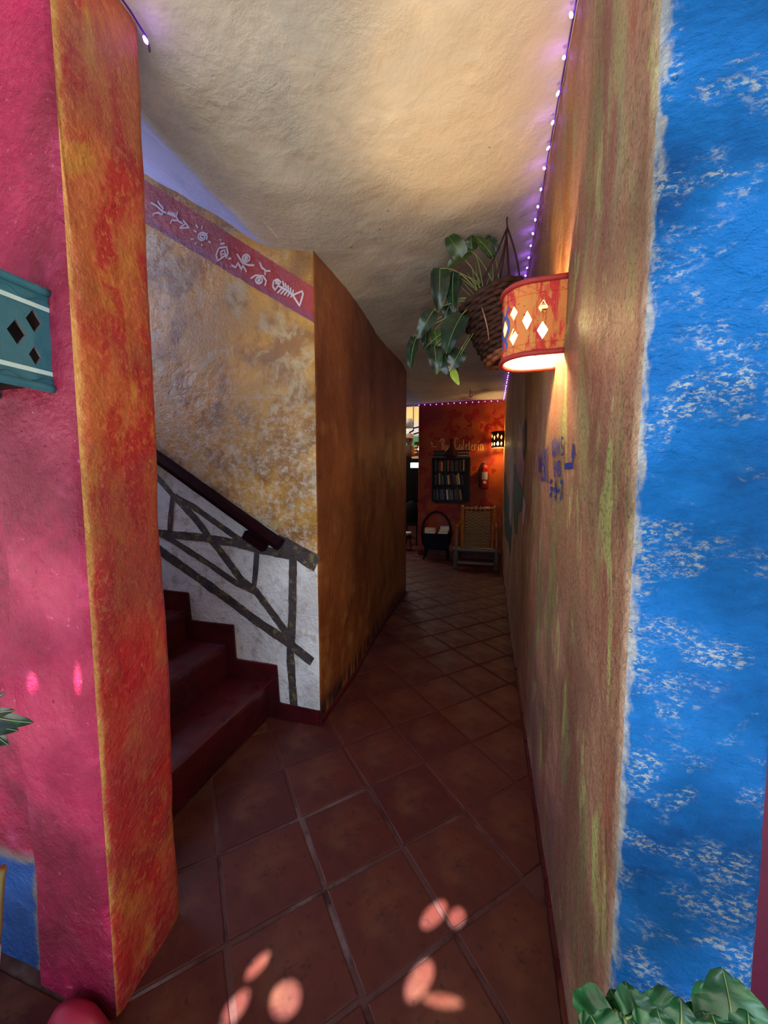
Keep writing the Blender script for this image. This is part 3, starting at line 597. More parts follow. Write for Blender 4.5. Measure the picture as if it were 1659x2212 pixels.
# ------------------------------------------------------------ leaves
def leafmat(name, dark, light, rough=.34):
    t = NT(name); c = over(t, sr(dark), [dict(c=sr(light), s=14, lo=.45, hi=.7), dict(c=sr(tuple(min(255, int(v * 1.5)) for v in light)), s=40, lo=.62, hi=.75, k=.5)]); t.bump(t.noise(30, 3), .2, .004); t.b.inputs['Coat Weight'].default_value = .0; t.b.inputs['Coat Roughness'].default_value = .12
    return t.done(c, rough)
M_leafd = leafmat('dark_glossy_leaf', (12, 36, 26), (26, 62, 38)); M_leafo = leafmat('olive_leaf', (40, 62, 24), (66, 90, 38), .35); M_leafb = leafmat('fresh_green_leaf', (20, 84, 44), (48, 124, 70), .32); M_leafy = leafmat('young_yellow_leaf', (130, 160, 50), (170, 190, 80), .4)
M_vein = plain('pale_vein', (150, 170, 100), .5); M_stem = plain('green_stem', (120, 134, 74), .5)
def leaf(base, tip, w, up, mat, parent, sag=.12, fold=.25, wave=.05, n=13, vein=True, heart=.35):
    base, tip, up = Vector(base), Vector(tip), Vector(up); d = tip - base; L = d.length; t_ = d.normalized(); s_ = t_.cross(up).normalized(); nn = s_.cross(t_).normalized(); vs = []; mid = []
    for i in range(n + 1):
        u = i / n; prof = (sin(pi * min(1, u ** .72)) ** .62 if 0 < u < 1 else 0) * (1 - .15 * u); hw = w / 2 * prof + .0006; c_ = base + d * u + nn * (-sag * L * (u * u) + .06 * L * sin(pi * u)); mid.append(c_ + nn * .0012)
        for j, q in enumerate((-1, -.55, 0, .55, 1)):
            vs.append(c_ + s_ * hw * q + nn * (abs(q) * hw * fold - (abs(q) > .9) * hw * .1 + wave * w * sin(u * 14 + q * 2) * abs(q)) - t_ * (heart * hw * abs(q) * (1 - u) * (u < .4)))
    mb = MB().add(vs, [(i * 5 + j, i * 5 + j + 1, (i + 1) * 5 + j + 1, (i + 1) * 5 + j) for i in range(n) for j in range(4)])
    o = mb.obj('leaf', mat, parent, smooth=True); put(o, parent)
    if vein:
        vo = MB().tube(mid, [.0016 * (1 - .7 * k / n) for k in range(n + 1)], 4, m=0).obj('midrib', M_vein, o, smooth=True)
    return o
# ------------------------------------------------------------ hanging basket plant
YB = 2.25; HB = thing('hanging_basket', 'tilted dark woven basket hanging from the ceiling behind the lit clay lamp', 'basket', atY(1064, 656, YB))
hc = atY(1062, 650, YB); ax = (atY(1038, 650, YB) - atY(1082, 790, YB)).normalized(); Q = ax.to_track_quat('Z', 'Y').to_matrix().to_4x4(); MBk = Matrix.Translation(hc) @ Q
M_wick = plain('dark_wicker', (66, 46, 40), .6, sc=40, bump=.5, var=.3); M_wick2 = plain('reddish_wicker_rim', (130, 78, 52), .5, sc=40, bump=.5)
nr = 15; Hb = .33
for k in range(nr):
    z = -Hb * k / (nr - 1); R = .172 - .055 * (k / (nr - 1)) ** 1.3; pts = []
    for j in range(57): a = 2 * pi * j / 56; rr = R + .0085 * sin(a * 14 + (k % 2) * pi); pts.append(MBk @ Vector((rr * cos(a), rr * sin(a), z + .004 * sin(a * 3 + k))))
    put(MB().tube(pts, .0135 if 0 < k < nr - 1 else .017, 6, caps=False).obj('wicker_row', M_wick2 if k in (nr - 1, nr - 2) else M_wick, HB, smooth=True), HB)
mb = MB()
for j in range(28):
    a = 2 * pi * (j + .5) / 28; mb.tube([MBk @ Vector(((.165 - .055 * u ** 1.3) * cos(a), (.165 - .055 * u ** 1.3) * sin(a), -Hb * u)) for u in (0, .33, .66, 1)], .006, 5)
put(mb.obj('stakes', M_wick, HB), HB)
put(MB().lathe([(.02, -Hb), (.108, -Hb), (.112, -Hb + .012)], 20, MBk).obj('base', M_wick, HB), HB)
M_soil = plain('dark_soil', (40, 30, 26), .9, bump=.5); put(MB().lathe([(.10, -.08), (.152, -.045), (.09, -.03), (.01, -.025)], 20, MBk).obj('soil', M_soil, HB), HB)
top = atY(1096, 492, YB); A_ = MBk @ Vector((.16, .0, 0)); B_ = MBk @ Vector((-.16, 0, 0)); A2 = MBk @ Vector((0, .16, 0)); B2 = MBk @ Vector((0, -.16, 0))
mb = MB()
for q in (A_, B_, A2, B2):
    pts = [q.lerp(top, u) + (q - top).cross(Vector((0, 1, 0))).normalized() * .012 * sin(pi * u) for u in fr(0, 1, .1)]; mb.tube(pts, .005, 6)
mb.tube([top, top + Vector((-.004, 0, .04)), Vector((top.x, top.y, zc(top.x, top.y) + .01))], .004, 6); put(mb.obj('hanger', M_wick, HB, smooth=True), HB)
put(MB().tube([atY(1100, 600, YB - .02), atY(1097, 560, YB - .03), atY(1095, 520, YB - .02), top], [.012, .017, .012, .004], 7, flat=.35).obj('palm_strip', plain('dry_brown_leaf', (60, 36, 34), .6), HB, smooth=True), HB)
PL = thing('trailing_plant', 'glossy green trailing plant growing out of the hanging basket', 'plant', hc)
e2_ = lambda x, y, dY=0: atY(870 + x / 4.3658, 480 + y / 4.3658, YB + dY)
nf = (.25, -1, .15); nd = (-.3, -1, .2); mo, md, mf = M_leafo, M_leafd, M_leafb
lv = [((565, 330), (405, 95), .105, mo, 0), ((640, 270), (415, 410), .075, mo, .02), ((655, 265), (640, 120), .085, mo, .04), ((845, 320), (685, 120), .075, mo, .03), ((870, 320), (790, 120), .085, md, .05),
 ((350, 440), (340, 830), .115, md, -.05), ((480, 460), (470, 850), .09, md, -.02), ((290, 830), (135, 1100), .09, md, -.06), ((130, 1080), (60, 1380), .085, md, -.05), ((440, 780), (385, 920), .06, md, 0),
 ((560, 870), (395, 1225), .155, md, -.12), ((300, 1020), (330, 1190), .09, mo, 0), ((390, 1010), (280, 1180), .07, md, .02), ((300, 1170), (320, 1430), .095, md, -.04), ((390, 1240), (500, 1470), .12, md, -.03), ((545, 1210), (440, 1400), .1, md, -.07),
 ((470, 1395), (525, 1530), .045, M_leafy, -.09), ((880, 640), (950, 1010), .10, mo, -.08), ((350, 430), (270, 640), .05, md, 0), ((520, 500), (500, 700), .06, md, .03), ((250, 880), (200, 1190), .08, md, .02), ((100, 1080), (90, 1160), .04, md, -.04), ((250, 1150), (200, 1210), .05, md, -.05)]
rootp = MBk @ Vector((0, 0, -.03)); mbst = MB()
for q, (b0, t0, w, m, dy) in enumerate(lv):
    b0_, t0_ = e2_(*b0, dy), e2_(*t0, dy - .03); leaf(b0_, t0_, w, nf if q % 2 else nd, m, PL, sag=.1, fold=.22 + .1 * (q % 3))
    r0 = rootp + Vector((.05 * sin(q * 2.1), .05 * cos(q * 1.7), 0)); midp = (r0 + b0_) / 2 + Vector((0, 0, .06 + .03 * (q % 3)))
    mbst.tube([(1 - u) ** 2 * r0 + 2 * u * (1 - u) * midp + u * u * b0_ for u in fr(0, 1, .125)], [.0035] * 5 + [.003] * 4, 5)
put(mbst.obj('stems', M_stem, PL, smooth=True), PL); bpy.data.objects['stems']['kind'] = 'stuff'
mb = MB()
for a, b, c_ in (((740, 750), (690, 600), (610, 480)), ((745, 745), (700, 520), (680, 350)), ((750, 740), (790, 560), (850, 450)), ((740, 760), (640, 640), (560, 560)), ((735, 760), (630, 700), (545, 600)), ((700, 800), (600, 820), (520, 760)), ((745, 750), (660, 560), (650, 400))):
    P_ = [e2_(*v, -.10 if i < 1 else -.06) for i, v in enumerate((a, b, c_))]; mb.tube([(1 - u) ** 2 * P_[0] + 2 * u * (1 - u) * P_[1] + u * u * P_[2] for u in fr(0, 1, .17)], [.006, .006, .005, .004, .003, .002], 5, flat=.4)
put(mb.obj('grass_blades', M_stem, PL, smooth=True), PL); bpy.data.objects['grass_blades']['kind'] = 'stuff'
put(MB().tube([e2_(745, 800, -.15), e2_(775, 900, -.17), e2_(800, 1000, -.17), e2_(812, 1110, -.17)], [.004, .0035, .003, .0015], 5).obj('aerial_root', plain('pale_root', (170, 130, 108), .6), PL, smooth=True), PL)
# ceiling hook further in
hk = [(-.34, 6.3, zc(-.34, 6.3) + .005), (-.34, 6.3, 2.93), (-.33, 6.3, 2.90), (-.35, 6.3, 2.87), (-.335, 6.3, 2.83), (-.31, 6.3, 2.84), (-.30, 6.3, 2.87)]
tag(MB().tube(hk, .006, 6).obj('ceiling_hook', M_socket), 'small dark iron hook in the ceiling near the end wall', 'hook')

# ------------------------------------------------------------ plants at the frame edges
PR = thing('potted_shrub', 'bright green broad-leaved plant at the foot of the blue wall', 'plant', (.22, .47, .2))
M_pot = plain('terracotta_pot', (150, 84, 60), .7, bump=.3)
put(MB().lathe([(.02, 0), (.085, 0), (.12, .44), (.132, .44), (.132, .49), (.112, .49), (.108, .45), (.02, .45)], 20, Matrix.Translation((.25, .52, 0))).obj('pot', M_pot, PR, smooth=False, fix=True), PR)
put(MB().lathe([(.01, .44), (.108, .44), (.09, .462), (.01, .47)], 16, Matrix.Translation((.25, .52, 0))).obj('soil', M_soil, PR), PR)
cP = lambda x, y, Y: atY(1180 + x / 3.463, 1880 + y / 3.463, Y)
pl = [((520, 1060), (240, 1120), .085, .47), ((540, 1160), (400, 960), .06, .48), ((600, 1100), (480, 900), .055, .50), ((590, 1100), (700, 1040), .07, .46), ((700, 1150), (600, 860), .07, .52), ((860, 1080), (720, 930), .08, .56), ((880, 1160), (900, 900), .075, .58),
 ((1000, 1200), (1010, 970), .045, .47), ((1110, 1200), (1100, 1000), .045, .50), ((880, 1220), (830, 1040), .04, .45), ((1240, 1160), (1190, 860), .085, .58), ((1230, 1200), (1170, 1050), .05, .48), ((1390, 1190), (1340, 780), .10, .50), ((1480, 1180), (1450, 850), .075, .56), ((1500, 1230), (1510, 1060), .05, .46), ((780, 1230), (640, 1130), .05, .44), ((420, 1230), (330, 1080), .07, .44), ((350, 1250), (230, 1140), .05, .45), ((1300, 1240), (1240, 1080), .06, .45), ((640, 1000), (560, 880), .04, .54)]
mb = MB()
for q, (b0, t0, w, Y) in enumerate(pl):
    b_, tt = cP(*b0, Y), cP(*t0, Y + .01); tt.y = min(tt.y, .66); b_.y = min(b_.y, .66); leaf(b_, tt, w * .86, (.1 * (q % 3 - 1), -1, .45), M_leafb, PR, sag=.12, fold=.3)
    s0 = Vector((.25 + .05 * sin(q), .52 + .04 * cos(q * 2), .45)); m_ = (s0 + b_) / 2 + Vector((0, 0, .02)); mb.tube([(1 - u) ** 2 * s0 + 2 * u * (1 - u) * m_ + u * u * b_ for u in fr(0, 1, .2)], .003, 5)
o = mb.obj('stems', M_stem, PR, smooth=True); put(o, PR); o['kind'] = 'stuff'
PG = thing('wall_plant', 'dark spiky green plant poking in at the left edge before the pink wall', 'plant', (-1.08, .45, .9))
cG = lambda x, y, Y: atY(x / 3.023, 1480 + y / 3.023, Y)
for b0, t0, w in (((-60, 190), (170, 250), .035), ((-80, 230), (80, 300), .035), ((-60, 240), (30, 390), .034), ((-90, 200), (-10, 60), .03), ((-100, 250), (-60, 420), .03), ((-60, 180), (60, 170), .02), ((-110, 200), (-230, 120), .035), ((-110, 240), (-230, 330), .035)):
    leaf(cG(*b0, .45), cG(*t0, .43), w, (0, -1, .5), M_leafd, PG, sag=.08, fold=.4, heart=0)
mb = MB().lathe([(.02, 0), (.05, 0), (.068, .10), (.075, .10), (.075, .125), (.06, .125), (.056, .11), (.01, .11)], 16, Matrix.Translation((-1.40, .50, .78))); put(mb.obj('pot', M_pot, PG, fix=True), PG)
put(MB().tube([(-1.40, .56, .84), (-1.40, .68, .86)], .008, 6).obj('pot_bracket', M_socket, PG), PG)
mb = MB()
for q in range(6): p1 = cG(-80 + q * 6, 215 + (q % 3) * 10, .45); mb.tube([Vector((-1.40, .50, .88)), Vector((-1.2, .50, 1.02)), p1], .003, 5)
o = mb.obj('stems', M_stem, PG); put(o, PG); o['kind'] = 'stuff'
# cane with a white label
M_cane = plain('pale_bamboo_cane', (150, 142, 96), .45, sc=30, bump=.2); M_paper = plain('white_paper', (226, 226, 240), .6, var=.04); M_inkk = plain('grey_print', (110, 108, 130), .6)
CN = thing('bamboo_cane', 'pale cane with a white printed label leaning at the lower left edge', 'pole', (-1.075, .5, 0))
c0 = Vector((-1.105, .46, .0)); c1 = atY(-4, 1880, .52); dd = c1 - c0
put(MB().tube([c0 + dd * u for u in fr(0, 1, .05)], [.0135 + (.0018 if k % 5 == 0 else 0) for k in range(len(fr(0, 1, .05)))], 12).obj('cane', M_cane, CN, smooth=True), CN)
def onc(z): return c0 + dd * ((z - c0.z) / dd.z)
put(MB().tube([onc(.27), onc(.36)], .0152, 14).obj('paper_label', M_paper, CN, smooth=False), CN)
mb = MB()
for k in range(7):
    z = .280 + k * .011; p = onc(z); e = (dd.normalized())
    for j in range(4): a = -1.5 + j * .5 + (k % 2) * .15; mb.tube([p + Vector((cos(a) * .0156, sin(a) * .0156, 0)), p + Vector((cos(a + .28) * .0156, sin(a + .28) * .0156, .004 * (j % 2)))], .0008, 4)
put(mb.obj('print', M_inkk, CN), CN)
# rounded mound painted like the wall
mb = MB(); prof = [(.002, .075), (.04, .072), (.075, .055), (.098, .025), (.11, 0), (.122, -.006)]
mb.lathe(prof[::-1], 28, Matrix.Translation((-.995, .60, 0)) @ Matrix.Diagonal((1.0, .45, 1.25, 1)))
M_pink2 = plain('smooth_pink_paint', (156, 32, 66), .4, var=.05)
tag(mb.obj('plaster_mound', M_pink2, smooth=True, fix=True), 'small rounded pink painted hump at the foot of the pink wall', 'mound')

# ------------------------------------------------------------ bookshelf and books on the end wall
M_dwood = plain('near_black_wood', (30, 18, 16), .45, bump=.2)
SX0, SX1, SZ0, SZ1, SYb, SYf = -1.075, -.365, 1.085, 1.915, 7.285, 7.13
sh = thing('wall_bookshelf', 'dark wooden three-tier bookshelf hung on the red end wall', 'bookshelf', ((SX0 + SX1) / 2, 7.28, SZ0))
def part(mb, nm, m, root, **k): return put(mb.obj(nm, m, root, **k), root)
for x in (SX0, SX1 - .025): part(MB().box(x, x + .025, SYf, SYb, SZ0, SZ1), 'side_panel', M_dwood, sh, bevel=.003)
part(MB().box(SX0 + .02, SX1 - .02, SYb - .01, SYb, SZ0 + .01, SZ1 - .01), 'back_panel', M_dwood, sh)
SHZ = [SZ0 + .03, SZ0 + .32, SZ0 + .575]
for z in SHZ + [SZ1]: part(MB().box(SX0 + .005, SX1 - .005, SYf, SYb - .008, z - .025, z), 'shelf_board', M_dwood, sh, bevel=.003)
part(MB().prism([(SX0 + .02, SZ0 + .01), (SX1 - .02, SZ0 + .01), (SX1 - .06, SZ0 - .03), (SX0 + .06, SZ0 - .03)], lambda p: Vector((p[0], SYf + .01, p[1])), lambda p: Vector((p[0], SYf + .03, p[1]))), 'apron', M_dwood, sh, fix=True)
BC = {'dark': (44, 34, 36), 'charcoal': (60, 60, 64), 'brown': (84, 60, 50), 'red': (150, 40, 34), 'yellow': (220, 176, 70), 'tan': (168, 136, 100), 'pale': (206, 176, 130), 'navy': (38, 50, 72), 'grey-blue': (84, 98, 112), 'pink': (160, 84, 76), 'white': (220, 216, 214), 'olive': (92, 86, 56)}
BM = {k: plain('book_' + k, v, .6, var=.2, sc=30) for k, v in BC.items()}; M_pages = plain('book_pages', (180, 160, 130), .8)
def book(x, z, w, h, d, lean, col, label, group, y=None):
    mb = MB(); Mx = Matrix.Translation((x, SYf + .012 if y is None else y, z)) @ Matrix.Rotation(lean, 4, 'Y')
    mb.box(0, w, 0, .003, 0, h, Mx).box(0, .002, .002, d, 0, h, Mx).box(w - .002, w, .002, d, 0, h, Mx).box(.002, w - .002, .003, d - .004, .004, h - .005, Mx, 1)
    tag(mb.obj('book', [BM[col], M_pages]), label, 'book', group)
rb = random.Random(11); names = ['top', 'middle', 'bottom']
ORD = 'first second third fourth fifth sixth seventh eighth ninth tenth eleventh twelfth thirteenth fourteenth fifteenth sixteenth seventeenth eighteenth nineteenth twentieth'.split()
seqs = [['dark', 'charcoal', 'dark', 'charcoal', 'red', 'yellow', 'dark', 'charcoal', 'dark', 'pink', 'dark', 'charcoal', 'olive', 'dark', 'charcoal', 'brown', 'dark', 'brown', 'dark', 'tan'],
        ['dark', 'brown', 'dark', 'tan', 'charcoal', 'olive', 'dark', 'navy', 'pale', 'brown', 'dark', 'brown', 'charcoal', 'tan', 'pale', 'dark', 'navy'],
        ['charcoal', 'dark', 'grey-blue', 'dark', 'charcoal', 'grey-blue', 'navy', 'dark', 'white', 'brown', 'grey-blue', 'grey-blue', 'dark', 'brown', 'charcoal', 'navy', 'tan', 'dark']]
for r_, seq in enumerate(seqs):
    z = SHZ[2 - r_]; x = SX0 + .035; Wd = (SX1 - .05 - x - .045) / len(seq)
    for k, col in enumerate(seq):
        h = rb.uniform(.175, .225) if r_ < 2 else rb.uniform(.18, .25); w = Wd * rb.uniform(.76, .88); lean = 0 if r_ == 0 else -.03 - .0075 * k
        lab = '%s-spined book, %s from the left on the %s shelf of the wall bookshelf' % (col, ORD[k], names[r_]); grp = 'books on the %s shelf' % names[r_]
        z_l = z + .001 + (abs(sin(lean)) * 0 ); book(x + (h * sin(-lean) * -.0), z_l, w, h, .12, lean, col, lab, grp); x += Wd
# stacks lying on the bookshelf
zt = SZ1 + .001
for side, x0, items in (('left', SX0 + .02, [('brown', .22, .035), ('dark', .21, .028), ('charcoal', .23, .032), ('dark', .20, .03)]), ('right', -.60, [('charcoal', .21, .03), ('pale', .19, .012), ('dark', .2, .03), ('pink', .2, .028), ('dark', .22, .03)])):
    z = zt
    for k, (col, w, h) in enumerate(items):
        dx = rb.uniform(-.006, .012); mb = MB().box(x0 + dx, x0 + dx + w, 7.135, 7.265, z, z + .003).box(x0 + dx, x0 + dx + w, 7.135, 7.265, z + h - .003, z + h).box(x0 + dx, x0 + dx + w, 7.134, 7.137, z, z + h).box(x0 + dx + .003, x0 + dx + w - .004, 7.139, 7.262, z + .003, z + h - .003, m=1)
        ordn = ['bottom', 'second', 'third', 'fourth', 'fifth'][k]; tag(mb.obj('book', [BM[col], M_pages]), '%s book lying %s from below in the %s stack on top of the bookshelf' % (col, ordn, side), 'book', 'books stacked on the bookshelf'); z += h + .0008
# brown vase on the bookshelf
M_vase = plain('dark_brown_glazed_clay', (62, 34, 26), .3)
va = MB().lathe([(.03, 0), (.085, .004), (.118, .05), (.122, .09), (.10, .14), (.055, .185), (.036, .23), (.03, .29), (.034, .35), (.055, .375), (.045, .377), (.026, .35), (.02, .25)], 20, Matrix.Translation((-.712, 7.17, zt)) @ Matrix.Scale(.92, 4)).obj('vase', M_vase, smooth=True, fix=True)
tag(va, 'dark brown long-necked clay vase standing between the book stacks', 'vase')
# fire extinguisher
M_red = plain('glossy_red_enamel', (172, 28, 24), .25, var=.05); M_steel = plain('dull_steel', (170, 160, 150), .35, metal=.8)
FE = thing('fire_extinguisher', 'red fire extinguisher with white label mounted on the orange end wall', 'fire extinguisher', (-.095, 7.20, 1.32))
part(MB().lathe([(.02, 0), (.066, .004), (.072, .02), (.072, .38), (.060, .425), (.03, .45), (.022, .455)], 20, Matrix.Translation((-.095, 7.20, 1.32))), 'cylinder', M_red, FE, smooth=True, fix=True)
part(MB().lathe([(.022, .45), (.026, .455), (.026, .49), (.015, .495)], 12, Matrix.Translation((-.095, 7.20, 1.32))), 'valve', M_steel, FE, fix=True)
part(MB().tube([(-.12, 7.2, 1.815), (-.05, 7.19, 1.80), (.0, 7.17, 1.80)], .010, 6, flat=.6).tube([(-.12, 7.2, 1.825), (-.06, 7.19, 1.85), (.0, 7.17, 1.87)], .009, 6, flat=.6), 'handle', M_steel, FE)
part(MB().tube([(-.105, 7.19, 1.80), (-.16, 7.17, 1.79), (-.195, 7.16, 1.70), (-.2, 7.16, 1.58), (-.19, 7.16, 1.44), (-.18, 7.16, 1.36)], [.012, .012, .012, .012, .014, .02], 8), 'hose', M_socket, FE, smooth=True)
def curved(z0, z1, a0, a1, rr): 
    vs = []; 
    for k in range(9):
        a = a0 + (a1 - a0) * k / 8; vs += [(-.095 + rr * cos(a), 7.20 + rr * sin(a), z0), (-.095 + rr * cos(a), 7.20 + rr * sin(a), z1)]
    return MB().add(vs, [(2 * i, 2 * i + 2, 2 * i + 3, 2 * i + 1) for i in range(8)])
part(curved(1.50, 1.64, -2.35, -.75, .0735), 'printed_label', plain('grey_white_label', (196, 186, 170), .5, var=.25, sc=90), FE)
part(curved(1.425, 1.475, -1.95, -1.15, .0735), 'round_sticker', plain('white_sticker', (206, 196, 182), .5, var=.1), FE)
part(MB().box(-.13, -.06, 7.268, 7.288, 1.45, 1.72).box(-.13, -.06, 7.22, 7.27, 1.60, 1.62), 'wall_bracket', M_socket, FE)

# ------------------------------------------------------------ bamboo lounge chair
M_bam = plain('varnished_bamboo', (150, 92, 40), .25, sc=25, var=.3); M_bamg = plain('worn_grey_bamboo', (92, 74, 64), .35, sc=25, var=.25); M_rope = plain('grey_green_sea_grass', (142, 124, 92), .8, sc=40, bump=.6)
CH = thing('lounge_chair', 'low bamboo armchair with woven rope back and seat against the end wall', 'chair', (-.2, 6.6, 0))
def pole(a, b, r, nm, m, kn=3):
    a, b = Vector(a), Vector(b); pts = []; rs = []
    for i in range(kn * 4 + 1): u = i / (kn * 4); pts.append(a.lerp(b, u)); rs.append(r * (1.18 if i % 4 == 0 and 0 < i < kn * 4 else 1))
    return part(MB().tube(pts, rs, 9), nm, m, CH, smooth=True)
xl, xr = -.52, .13
for x, s in ((xl, -1), (xr, 1)):
    pole((x, 6.22, 0), (x, 6.22, .36), .042, 'leg', M_bamg, 2); pole((x + .01 * s, 6.95, 0), (x + .01 * s, 6.98, .40), .036, 'leg', M_bamg, 2)
    pole((x, 6.26, .36), (x, 6.36, .70), .026, 'arm_post', M_bam, 2); pole((x, 6.30, .70), (x, 6.92, .72), .030, 'armrest', M_bam, 3)
    pole((x * .0 + (xl + .07 if s < 0 else xr - .07), 6.74, .22), ((xl + .03 if s < 0 else xr - .03), 7.10, 1.02), .036, 'back_post', M_bam, 4)
    pole((x, 6.24, .30), (x, 6.95, .26), .032, 'side_rail', M_bamg, 3)
pole((xl - .05, 6.22, .33), (xr + .05, 6.22, .33), .040, 'seat_rail', M_bamg, 3); pole((xl, 6.21, .115), (xr, 6.21, .115), .036, 'stretcher', M_bamg, 3); pole((xl, 6.95, .20), (xr, 6.95, .20), .03, 'stretcher', M_bamg, 3)
pole((xl + .02, 7.07, .965), (xr - .02, 7.07, .965), .030, 'top_rail', M_bam, 3)
def weave(P0_, P1_, width, rows, nm):
    P0_, P1_ = Vector(P0_), Vector(P1_); nrm_ = (P1_ - P0_).cross(Vector((1, 0, 0))).normalized()
    for k in range(rows):
        c_ = P0_.lerp(P1_, k / (rows - 1)); pts = [c_ + Vector((width * (j / 16 - .5), 0, 0)) + nrm_ * .009 * sin(j * pi / 2 + (k % 2) * pi) for j in range(17)]
        part(MB().tube(pts, .0115, 5), nm, M_rope, CH, smooth=True)
xm = (xl + xr) / 2
weave((xm - .01, 6.73, .27), (xm - .01, 7.05, .905), .44, 24, 'woven_strand'); weave((xm, 6.24, .355), (xm, 6.73, .265), .50, 15, 'woven_strand')
for j in range(6): x = xm - .2 + j * .08; part(MB().tube([(x, 7.045, .90), (x, 7.035, .95), (x, 7.07, 1.0), (x, 7.10, .96), (x, 7.06, .90)], .012, 5), 'rope_loop', M_rope, CH, smooth=True)
# magazine stand with hoop
M_navy = plain('blue_black_canvas', (16, 18, 34), .7, sc=60, bump=.3)
RK = thing('magazine_stand', 'dark hoop-handled magazine stand with blue-black body beside the bamboo chair', 'magazine stand', (-.945, 6.92, 0))
part(MB().tube([(-.945 + .275 * cos(a), 6.92, .50 + (.40 if sin(a) > 0 else .27) * sin(a)) for a in fr(-.75, pi + .75, .16)], .020, 8), 'hoop', M_dwood, RK, smooth=True)
bd = [(-1.19, .50), (-1.20, .36), (-1.15, .22), (-.74, .20), (-.69, .34), (-.70, .50)]
part(MB().prism(bd, lambda p: Vector((p[0], 6.80, p[1])), lambda p: Vector((p[0], 6.82, p[1]))).prism(bd, lambda p: Vector((p[0], 7.02, p[1])), lambda p: Vector((p[0], 7.04, p[1]))).box(-1.16, -.73, 6.80, 7.04, .20, .22).box(-1.2, -1.18, 6.8, 7.04, .3, .5).box(-.71, -.69, 6.8, 7.04, .3, .5), 'canvas_body', M_navy, RK, fix=True)
for x, s in ((-1.14, -1), (-.74, 1)):
    for y, q in ((6.82, -1), (7.02, 1)): part(MB().tube([(x, y, .24), (x + .005 * s, y + .005 * q, .12), (x + .03 * s, y + .02 * q, 0)], [.022, .017, .012], 8), 'leg', M_dwood, RK, smooth=True)
def flatbook(x0, x1, y0, y1, z, h, col, lab, rot=0):
    cx, cy = (x0 + x1) / 2, (y0 + y1) / 2; Mx = Matrix.Translation((cx, cy, z)) @ Matrix.Rotation(rot, 4, 'Z'); a, b = (x1 - x0) / 2, (y1 - y0) / 2
    tag(MB().box(-a, a, -b, b, 0, .003, Mx).box(-a + .003, a - .002, -b + .002, b - .002, .003, h - .003, Mx, 1).box(-a, a, -b, b, h - .003, h, Mx).obj('book', [BM[col], plain('bright_pages_' + col, (232, 214, 190), .7)]), lab, 'book', 'books lying in the magazine stand')
for k, (h, l) in enumerate(((.05, 'lower'), (.045, 'upper'))): flatbook(-1.155, -.965, 6.83, 7.01, .49 + k * .052, h, 'tan', '%s thick pale-edged book at the left end of the magazine stand' % l)
for k, (h, col, l) in enumerate(((.022, 'navy', 'lowest'), (.04, 'brown', 'second'), (.035, 'pale', 'third'), (.05, 'white', 'topmost'))): flatbook(-.93 + .02 * k, -.745 + .01 * k, 6.83, 7.01, .47 + [0, .024, .066, .103][k], h, col, '%s book of the right pile in the magazine stand' % l, .06 * k)
part(MB().box(-1.16, -.955, 6.825, 7.015, .22, .488).box(-.94, -.73, 6.825, 7.015, .22, .468), 'lining', M_navy, RK)

# ------------------------------------------------------------ glimpse of the cafe past the end wall
M_black = plain('black_lacquer', (14, 10, 12), .4)
g = lambda x, y, Y=8.6: atY(x, y, Y)
CBt = thing('wall_cabinet', 'tall black cupboard in the cafe glimpsed left of the red wall', 'cabinet', (-1.95, 8.9, .9))
part(MB().box(-2.6, -1.5, 8.95, 9.3, .95, 2.02), 'body', M_black, CBt, bevel=.005); part(MB().box(-2.3, -1.78, 8.93, 8.95, 1.0, 1.97).box(-1.77, -1.52, 8.93, 8.95, 1.0, 1.97), 'door', M_black, CBt, bevel=.004)
for x in (-2.5, -1.6): part(MB().box(x, x + .06, 9.0, 9.2, 0, .95), 'leg', M_black, CBt)
tag(MB().box(-1.86, -1.62, 8.88, 8.925, 1.80, 1.92).box(-1.84, -1.64, 8.875, 8.88, 1.82, 1.90).obj('white_glow_panel', emis('white_glow_panel', (.8, .95, 1), 2.0), bevel=.004), 'small white screen in front of the black cafe cupboard', 'panel')  # plain white panel, glow added through its material
CL = thing('cafe_lamp', 'little lantern with yellow diamond openings behind the red wall edge', 'lamp', (-1.66, 8.85, 2.03))
hz = [(.03 + .05 * k, 2.16 + .075 * j, .034, .055) for k in range(9) for j in range(3)]
lampshade(CL, Vector((-1.66, 8.95, 0)), Vector((1, 0, 0)), Vector((0, -1, 0)), .10, .06, 2.08, 2.40, hz, [M_brown, M_inner], M_brown)
part(MB().lathe([(.005, -.05), (.04, -.02), (.045, .03), (.02, .06)], 10, Matrix.Translation((-1.66, 8.9, 2.24))), 'bulb', emis('cafe_bulb', (1, .62, .22), 60), CL, smooth=True); part(MB().box(-1.82, -1.5, 8.80, 9.0, 2.022, 2.06), 'foot', M_lrim, CL, bevel=.004)
FG = thing('carved_figure', 'dark brown carved bust standing on the black cafe cupboard', 'sculpture', (-1.95, 9.1, 2.02))
part(MB().lathe([(.09, 0), (.14, .1), (.13, .25), (.06, .34), (.05, .37), (.085, .43), (.09, .5), (.06, .56), (.01, .58)], 16, Matrix.Translation((-1.93, 9.08, 2.022))), 'bust', plain('carved_wood', (60, 34, 28), .5), FG, smooth=True, fix=True)
part(MB().lathe([(.12, .5), (.11, .53), (.09, .60), (.03, .63)], 14, Matrix.Translation((-1.93, 9.08, 2.022))), 'hat', plain('straw_hat', (130, 110, 92), .8), FG, smooth=True, fix=True)
HR_ = thing('hanging_rack', 'black iron rack with a pale paper shade hanging in the cafe', 'rack', (-1.85, 8.6, 2.8))
